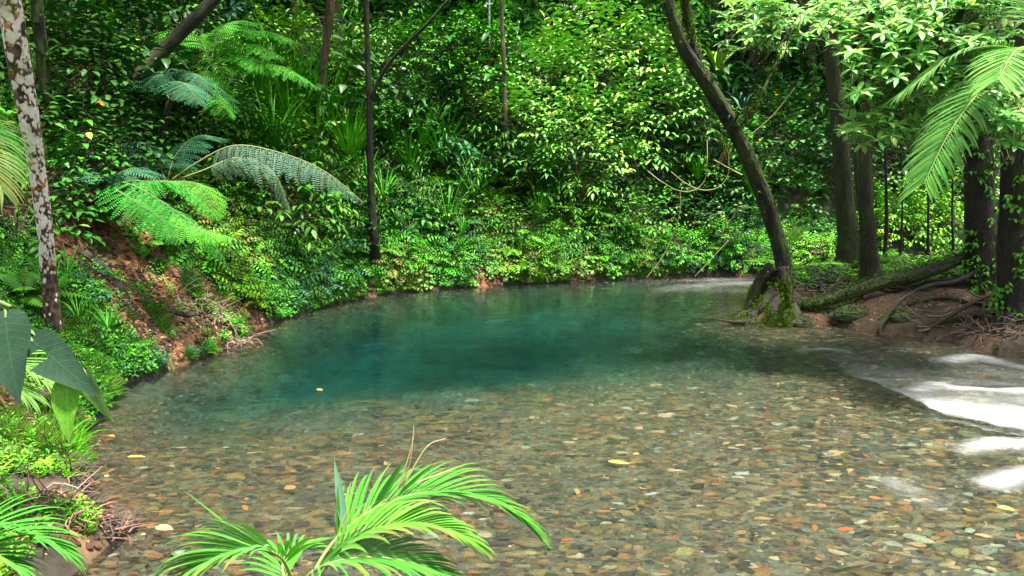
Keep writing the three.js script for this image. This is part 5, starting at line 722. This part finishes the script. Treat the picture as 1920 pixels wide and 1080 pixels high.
// [kind, [[px, py of the foot, scale] ...]]
for (const [kind, list] of [
  ['pale', [[985, 150, 1.0], [1040, 120, 1.1], [1110, 130, 1.15], [1180, 110, 1.1], [1240, 150, 1.0], [1010, 215, 1.05], [1075, 205, 1.1], [1145, 210, 1.15], [1215, 215, 1.05], [980, 285, 0.9], [1050, 280, 1.0], [1120, 285, 1.05], [1190, 280, 1.0], [1000, 60, 1.0], [1090, 60, 1.1], [1170, 50, 1.1], [1250, 70, 1.0], [1300, 40, 1.0], [1165, 330, 0.75], [1090, 340, 0.75]]],
  ['lime', [[665, 130, 0.9], [725, 120, 0.8], [640, 160, 0.8], [560, 130, 0.9], [700, 95, 0.9], [1700, 440, 0.8], [1745, 430, 0.9], [1680, 400, 0.9], [1780, 420, 0.8], [1730, 380, 1.0], [1650, 430, 0.7], [1550, 480, 0.5], [1520, 470, 0.6], [1790, 370, 0.9]]],
  ['small', [[770, 130, 0.9], [830, 120, 1.0], [890, 130, 1.0], [930, 150, 0.8], [800, 90, 1.0], [870, 80, 1.0], [860, 175, 0.8], [800, 60, 0.9], [930, 90, 0.9], [450, 250, 0.8], [640, 250, 0.7], [690, 240, 0.7], [560, 400, 0.7], [480, 370, 0.8], [600, 360, 0.7], [760, 480, 0.5], [870, 470, 0.5], [980, 480, 0.55], [1290, 470, 0.6], [1340, 450, 0.6], [1400, 480, 0.6]]],
  ['glossy', [[760, 190, 0.8], [810, 200, 0.8], [740, 230, 0.75], [850, 210, 0.8], [900, 230, 0.7], [880, 255, 0.6], [150, 200, 0.9], [200, 250, 0.8], [230, 300, 0.8], [160, 330, 0.8], [1300, 150, 0.9], [1410, 190, 0.8], [1480, 240, 0.7], [280, 240, 0.8], [130, 90, 1.0]]],
  ['round', [[1430, 300, 0.9], [1480, 320, 0.95], [1530, 300, 0.95], [1450, 240, 0.9], [1520, 240, 0.9], [1420, 360, 0.8], [1500, 380, 0.8], [1540, 350, 0.8], [1400, 120, 1.0], [1470, 130, 1.0], [1530, 140, 1.0], [1650, 330, 0.9], [1700, 300, 1.0]]],
  ['broad', [[140, 290, 0.9], [190, 340, 0.8], [250, 260, 0.9], [220, 150, 1.0], [280, 100, 1.1], [170, 110, 1.0], [340, 60, 1.1], [400, 230, 0.9], [130, 380, 0.7], [440, 330, 0.8], [380, 300, 0.8], [520, 300, 0.7], [720, 400, 0.6], [800, 420, 0.55], [930, 400, 0.55], [1000, 430, 0.55], [1080, 420, 0.55], [1140, 440, 0.5], [1220, 420, 0.55], [1320, 410, 0.6], [850, 380, 0.6], [960, 360, 0.6], [1040, 370, 0.6], [450, 30, 1.1], [540, 40, 1.0], [1360, 340, 0.7], [1250, 350, 0.6], [60, 200, 1.1], [30, 330, 0.9], [30, 440, 0.8], [110, 30, 1.2], [1600, 330, 0.8], [1620, 200, 1.0], [1560, 180, 1.0], [1800, 300, 1.0], [1870, 330, 1.0]]],
  ['lance', [[470, 290, 0.8], [550, 340, 0.7], [740, 330, 0.6], [880, 330, 0.7], [930, 300, 0.7], [1090, 385, 0.6], [1180, 380, 0.6], [1120, 365, 0.6], [780, 380, 0.6], [660, 400, 0.6], [700, 440, 0.5], [910, 440, 0.5], [1300, 370, 0.6], [1050, 470, 0.45], [600, 440, 0.5], [350, 200, 0.9], [700, 30, 0.9], [760, 40, 0.9], [1000, 340, 0.7], [1240, 300, 0.8], [1330, 110, 0.9], [620, 100, 0.9]]],
  ['fern', [[500, 430, 0.8], [560, 470, 0.7], [1060, 400, 0.9], [1110, 405, 0.9], [820, 360, 1.0], [770, 420, 0.9], [880, 420, 0.8], [1230, 380, 0.9], [1180, 450, 0.7], [960, 470, 0.7], [720, 470, 0.7], [1480, 500, 0.6], [1660, 480, 0.8], [1710, 490, 0.7], [1620, 470, 0.7], [280, 460, 0.7], [150, 410, 0.8], [930, 340, 0.9], [650, 470, 0.6], [1340, 480, 0.7], [1560, 450, 0.8], [50, 560, 0.7], [30, 520, 0.8], [90, 760, 0.3], [45, 880, 0.35], [60, 820, 0.3]]],
  ['large', [[300, 170, 0.8], [370, 250, 0.8], [200, 210, 0.9], [620, 210, 0.8], [720, 260, 0.75], [840, 250, 0.8], [900, 200, 0.8], [960, 250, 0.7], [1260, 190, 0.8], [1420, 150, 0.9], [1500, 190, 0.8], [1570, 260, 0.8], [1350, 300, 0.7], [880, 120, 0.9], [1060, 160, 0.8], [680, 60, 0.9], [760, 420, 0.5], [1010, 350, 0.6], [1640, 260, 0.9]]],
  ['strap', [[500, 190, 1.4], [540, 190, 1.5], [580, 210, 1.4], [610, 250, 1.3], [550, 260, 1.4], [640, 290, 1.2], [520, 300, 1.2], [680, 320, 1.1], [740, 290, 1.1], [790, 300, 1.1], [830, 290, 1.1], [700, 360, 0.7], [580, 360, 0.9], [480, 200, 1.0], [540, 240, 1.0], [650, 300, 0.8], [750, 300, 0.7], [1690, 430, 0.7], [1640, 410, 0.7], [1010, 390, 0.6], [1140, 400, 0.5], [850, 300, 0.7], [870, 460, 0.45], [520, 160, 1.0], [160, 560, 0.35], [140, 600, 0.4], [180, 640, 0.35], [230, 660, 0.3]]],
]) for (const [x, y, s] of list) put(kind, x + rr(-8, 8), y, s * rr(0.9, 1.1));

// more of the drooping plants between them
for (let i = 0; i < 58; i++) { const px = 470 + 16.5 * i + rr(-10, 10), py = 235 + ((i * 97) % 215); put(['fern', 'strap', 'broad', 'fern', 'glossy', 'strap', 'fern'][i % 7], px, py, rr(0.65, 1.05)); }
// forest understorey above the bank, bush by bush
for (let i = 0; i < 46; i++) { const px = -40 + i * 43 + rr(-15, 15), d = rr(18.5, 23.5), p = P(px, 60, d); plant(pick(['broad', 'small', 'glossy', 'lance', 'round', 'pale']), [p[0], H(p[0], p[2]) - 0.05, p[2]], rr(1.1, 1.7)); }

// ---------------------------------------------------------------- ground cover: what nobody could count
const sprigGeo = [0, 1, 2].map((k) => { seed = 2000 + k; const g = new Geo(); for (let i = 0; i < 11; i++) { const a = i * 2.4 + rr(-0.3, 0.3), h = 0.02 + 0.11 * i / 11, e = rr(0.5, 1.2); leaf(g, [Math.cos(a) * 0.01, h, Math.sin(a) * 0.01], nrm([Math.cos(a) * e, 0.5, Math.sin(a) * e]), UPV, rr(0.045, 0.075), rr(0.018, 0.028), { curl: 0.3, col: jit([1, 1, 1], 0.25), fold: 0.2 }); } return g.build(); });
const tuftGeo = [0, 1].map((k) => { seed = 2100 + k; const g = new Geo(); for (let i = 0; i < 14; i++) { const a = rnd() * 6.28, e = rr(0.2, 0.9); blade(g, [rr(-0.03, 0.03), 0, rr(-0.03, 0.03)], nrm([Math.cos(a) * e, 1, Math.sin(a) * e]), [Math.cos(a + 1.5), 0.3, Math.sin(a + 1.5)], rr(0.1, 0.2), 0.011, { seg: 3, grav: 0.8, col: jit([1, 1, 1], 0.25) }); } return g.build(); });
const miniFern = [0, 1].map((k) => lowFernGeo(6, 0.26, [1, 1, 1], 60 + k, 7));
const litterGeo = (() => { const g = new Geo(); leaf(g, [-0.04, 0, 0], [1, 0.05, 0], UPV, 0.085, 0.035, { seg: 3, curl: 0.2, fold: 0.2 }); return g.build(); })();
function scatter(name, label, cat, geos, mat, count, where, cols, scale, tilt = 0.25) {
  const d = new THREE.Object3D(), per = geos.map(() => []), up = new THREE.Vector3(0, 1, 0), q = new THREE.Quaternion(), q2 = new THREE.Quaternion(), c = new THREE.Color();
  for (let n = 0, tries = 0; n < count && tries < count * 30; tries++) { const p = where(); if (!p) continue; const nn = slopeN(p[0], p[2]); d.position.set(...p); q.setFromUnitVectors(up, new THREE.Vector3(...nrm(add(add(nn, UPV, 0.6), [rr(-1, 1), rr(-1, 1), rr(-1, 1)], tilt)))); q2.setFromAxisAngle(up, rnd() * 6.28); d.quaternion.copy(q).multiply(q2); const s = rr(scale[0], scale[1]) * (p[2] > -9.5 && scale[1] > 1.4 ? 0.55 : 1); d.scale.set(s, s * rr(0.8, 1.3), s); d.updateMatrix(); per[n % geos.length].push(d.matrix.clone()); n++; }
  const host = new THREE.Group(); host.name = numbered(name); tag(host, label, cat, null, 'stuff'); scene.add(host);
  per.forEach((l, k) => { const im = shadows(new THREE.InstancedMesh(geos[k], mat, l.length)); im.name = 'tufts'; im.userData.kind = 'stuff'; l.forEach((m, i) => { im.setMatrixAt(i, m); const e = m.elements; im.setColorAt(i, c.setRGB(...jit(typeof cols === 'function' ? cols([e[12], e[13], e[14]]) : pick(cols), 0.3))); }); host.add(im); });
}
seed = 91;
const onBank = (x0, x1, z0, z1, s0, s1, keep) => () => { const x = rr(x0, x1), z = rr(z0, z1), d = S(x, z); if (d < s0 || d > s1) return null; if (keep && !keep(x, z, d)) return null; return [x, H(x, z) - 0.005, z]; };
const notBare = (x, z) => !(Math.abs(x - 4.2) < 1.1 && z < -15.6 && S(x, z) > 0.8 && S(x, z) < 3 && rnd() < 0.85) && (bareAt(x, z) < 0.35 || rnd() < 0.025) && !(x > 3 && z > -14.6 && z < -6);
const patch = (p) => { const n = fbm(p[0] * 0.9 + 3, p[2] * 0.9, 3, 87) + rr(-0.09, 0.09); return n < 0.4 ? pick([GREEN.deep, GREEN.blue, GREEN.mid]) : n < 0.52 ? pick([GREEN.mid, GREEN.mid, GREEN.vivid, GREEN.deep]) : n < 0.62 ? pick([GREEN.vivid, GREEN.mid, [0.05, 0.2, 0.02]]) : pick([GREEN.olive, GREEN.lime, [0.09, 0.22, 0.02], [0.13, 0.14, 0.03]]); };
const roundGeo = [0, 1].map((k) => { seed = 2200 + k; const g = new Geo(); for (let i = 0; i < 7; i++) { const a = i * 2.4, h = 0.03 + 0.09 * rnd(), q = 0.03 + 0.05 * rnd(); leaf(g, [Math.cos(a) * q, h, Math.sin(a) * q], nrm([Math.cos(a), rr(-0.1, 0.4), Math.sin(a)]), UPV, rr(0.05, 0.08), rr(0.04, 0.06), { seg: 3, curl: 0.25, col: jit([1, 1, 1], 0.25), prof: 'obov' }); } return g.build(); });
seed = 92;
scatter('creeping_ground_cover', 'carpet of small creeping leaves over both banks', 'ground cover', [...sprigGeo, ...roundGeo], M.leaf, 15000, onBank(-9, 13, -21.5, -5.5, 0.05, 5.2, (x, z, d) => notBare(x, z) && fbm(x * 1.5, z * 1.5, 3, 17) > 0.4 + 0.12 * ss(1, 2.4, d)), patch, [0.6, 1.5]);
scatter('low_bank_herbs', 'bright low herbs along the left waterline', 'ground cover', [...sprigGeo, roundGeo[0]], M.leaf, 17000, onBank(-6.5, 1.5, -15.5, -5.5, 0.02, 1.9, (x, z, d) => notBare(x, z) && d < 0.6 + 1.4 * fbm(x * 1.2, z * 1.2, 2, 19) && fbm(x * 3.2, z * 3.2, 2, 18) > 0.38), patch, [0.35, 0.85]);
scatter('bank_grass', 'short grass growing along the foot of the banks', 'grass', tuftGeo, M.blade, 12000, onBank(-6.5, 6, -17.5, -4.5, 0.02, 1.7, (x, z, d) => notBare(x, z) && fbm(x * 2, z * 2, 3, 27) > 0.42), [GREEN.vivid, GREEN.olive, [0.08, 0.2, 0.02], [0.12, 0.15, 0.035]], [0.5, 1.3]);
scatter('small_bank_ferns', 'tiny ferns covering the steep bank', 'ground cover', miniFern, M.fern, 5200, onBank(-8, 8, -19.5, -5.5, 0.2, 4.6, (x, z, d) => notBare(x, z) && fbm(x * 0.9, z * 0.9, 3, 37) > 0.42), patch, [0.8, 2.2], 0.5);
scatter('left_shore_herbs', 'grassy herbs on the near left shore', 'ground cover', [...tuftGeo, ...sprigGeo], M.blade, 6500, onBank(-5.4, -1.3, -6.4, -1.6, 0.08, 2.6, (x, z, d) => fbm(x * 3, z * 3, 3, 47) > 0.4), [GREEN.vivid, GREEN.lime, GREEN.olive], [0.35, 0.8]);
scatter('point_undergrowth', 'thin green undergrowth on the wooded point', 'ground cover', [...sprigGeo, ...miniFern], M.leaf, 2600, onBank(3.4, 9, -14.6, -8, 0.7, 4, (x, z, d) => z < -11.1 + 0.1 * (x - 4) && fbm(x * 1.6, z * 1.6, 3, 57) > 0.42), [GREEN.vivid, GREEN.lime, GREEN.mid, GREEN.olive], [0.7, 1.5]);
scatter('leaf_litter', 'dead brown leaves littering the banks', 'leaf litter', [litterGeo], M.dead, 13000, onBank(-6.5, 9, -17, -1.5, 0.05, 3, (x, z, d) => rnd() < 0.25 + 0.75 * Math.max(bareAt(x, z), (x > 3 && z > -14) || (x < -1.4 && z > -4.6) ? 1 : 0)), [[0.12, 0.06, 0.03], [0.2, 0.1, 0.05], [0.3, 0.16, 0.08], [0.07, 0.04, 0.025], [0.26, 0.09, 0.03]], [0.7, 1.5], 0.5);
scatter('sunken_leaves', 'dead leaves lying on the gravel of the stream bed', 'leaf litter', [litterGeo], M.dead, 240, () => { const x = rr(-3, 7), z = rr(-8, -2.6); return S(x, z) < -0.1 ? [x, H(x, z) + 0.035, z] : null; }, [[0.2, 0.08, 0.025], [0.24, 0.15, 0.035], [0.1, 0.05, 0.02], [0.3, 0.11, 0.03]], [0.5, 1.1], 0.2);
seed = 98;
const onBare = () => { const b = pick(BARE), a = rnd() * 6.28, q = b[2] * 1.2 * Math.sqrt(rnd()), x = b[0] + Math.cos(a) * q, z = b[1] + Math.sin(a) * q; return S(x, z) > 0.02 && bareAt(x, z) > 0.3 ? [x, H(x, z) + 0.004, z] : null; };
scatter('slope_leaf_litter', 'dead leaves caught on the bare red earth', 'leaf litter', [litterGeo], M.dead, 2600, onBare, [[0.14, 0.06, 0.03], [0.24, 0.12, 0.06], [0.3, 0.18, 0.1], [0.07, 0.04, 0.025]], [0.4, 1.0], 0.6);
scatter('soil_clods', 'crumbly clods of red earth on the bare slope', 'soil', stoneGeo.slice(0, 3), M.soil, 3400, onBare, [[0.8, 0.32, 0.14], [0.5, 0.22, 0.11], [0.3, 0.17, 0.1], [0.9, 0.5, 0.25]].map((c) => mul(c, 0.3)), [0.012, 0.045], 0.8);
// the forest behind: leafy sprays in depth
{
  const clump = [0, 1, 2].map((k) => { seed = 3000 + k; const g = new Geo(); for (let i = 0; i < 9; i++) { const a = i * 2.4, d = nrm([Math.cos(a), rr(-0.3, 0.7), Math.sin(a)]); spray(g, mul(d, rr(0, 0.3)), d, { n: 6, seg: 2, L: 0.2, W: 0.085, col: [1, 1, 1], young: 0 }); } return g.build(); });
  seed = 95; scatter('forest_understorey', 'dense green forest beyond the top of the bank', 'forest', clump, M.leaf, 7600, () => { const x = rr(-26, 26), z = rr(-34, -20.5), y = H(x, z), d = S(x, z); if (d < 4.8) return null; const hgt = Math.pow(rnd(), 1.3) * 11; if (fbm(x * 0.35 + 7, (y + hgt) * 0.35 + z * 0.3, 3, 67) < 0.4 + 0.12 * ss(3, 0, hgt)) return null; return [x, y + hgt, z]; }, [GREEN.mid, GREEN.vivid, GREEN.deep, [0.05, 0.15, 0.03]], [0.9, 1.8], 1.2);
  scatter('left_forest_foliage', 'shaded leafage of the slope top at left', 'forest', clump, M.leaf, 1500, () => { const x = rr(-16, -6.4), z = rr(-20, -7), y = H(x, z), d = S(x, z); if (d < 3.4) return null; const hgt = rnd() * 5; if (fbm(x * 0.5 + 7, (y + hgt) * 0.5 + z * 0.4, 3, 68) < 0.47) return null; return [x, y + hgt, z]; }, [GREEN.mid, GREEN.deep, GREEN.blue], [0.7, 1.3], 1.2);
}

// ---------------------------------------------------------------- labels by where each plant grows
{
  const marks = [[40, 'the lichen trunk'], [230, 'the bare red slope'], [340, 'the dark tree fern'], [450, 'the lime tree fern'], [610, 'the brown trunk'], [695, 'the slim forked tree'], [830, 'the broad drooping plant'], [945, 'the thin grey stem'], [1120, 'the bright pale thicket'], [1275, 'the hanging vines'], [1400, 'the leaning tree'], [1580, 'the green-mossed trunk'], [1730, 'the thin dark stems'], [1850, 'the broad black trunk']];
  const groups = new Map();
  for (const [o, look, at, s, tree] of plants) {
    const [x, y] = toPx(add(at, UPV, tree ? 0 : 0.4 * s)), m = marks.reduce((a, b) => (Math.abs(b[0] - x) < Math.abs(a[0] - x) ? b : a));
    const tier = tree ? '' : y < 40 ? 'above the bank ' : y < 130 ? 'at the top ' : y < 250 ? 'high up ' : y < 370 ? 'halfway up ' : y < 450 ? 'low down ' : y < 560 ? 'near water ' : 'on lower left shore ';
    const side = Math.abs(x - m[0]) < 22 ? 'by' : x < m[0] ? 'left of' : 'right of', key = `${look} ${tier}${side} ${m[1]}`;
    if (!groups.has(key)) groups.set(key, []); groups.get(key).push([o, x]);
  }
  const ord = ['leftmost', 'second', 'third', 'fourth', 'fifth', 'sixth', 'seventh', 'eighth'];
  for (const [key, l] of groups) { l.sort((a, b) => a[1] - b[1]); l.forEach(([o], i) => { o.userData.label = l.length === 1 ? key : `${ord[i] || 'last'} of ${['', '', 'two', 'three', 'four', 'five', 'six', 'seven', 'eight'][l.length] || 'the'}: ${key}`; }); }
}
renderer.render(scene, camera);
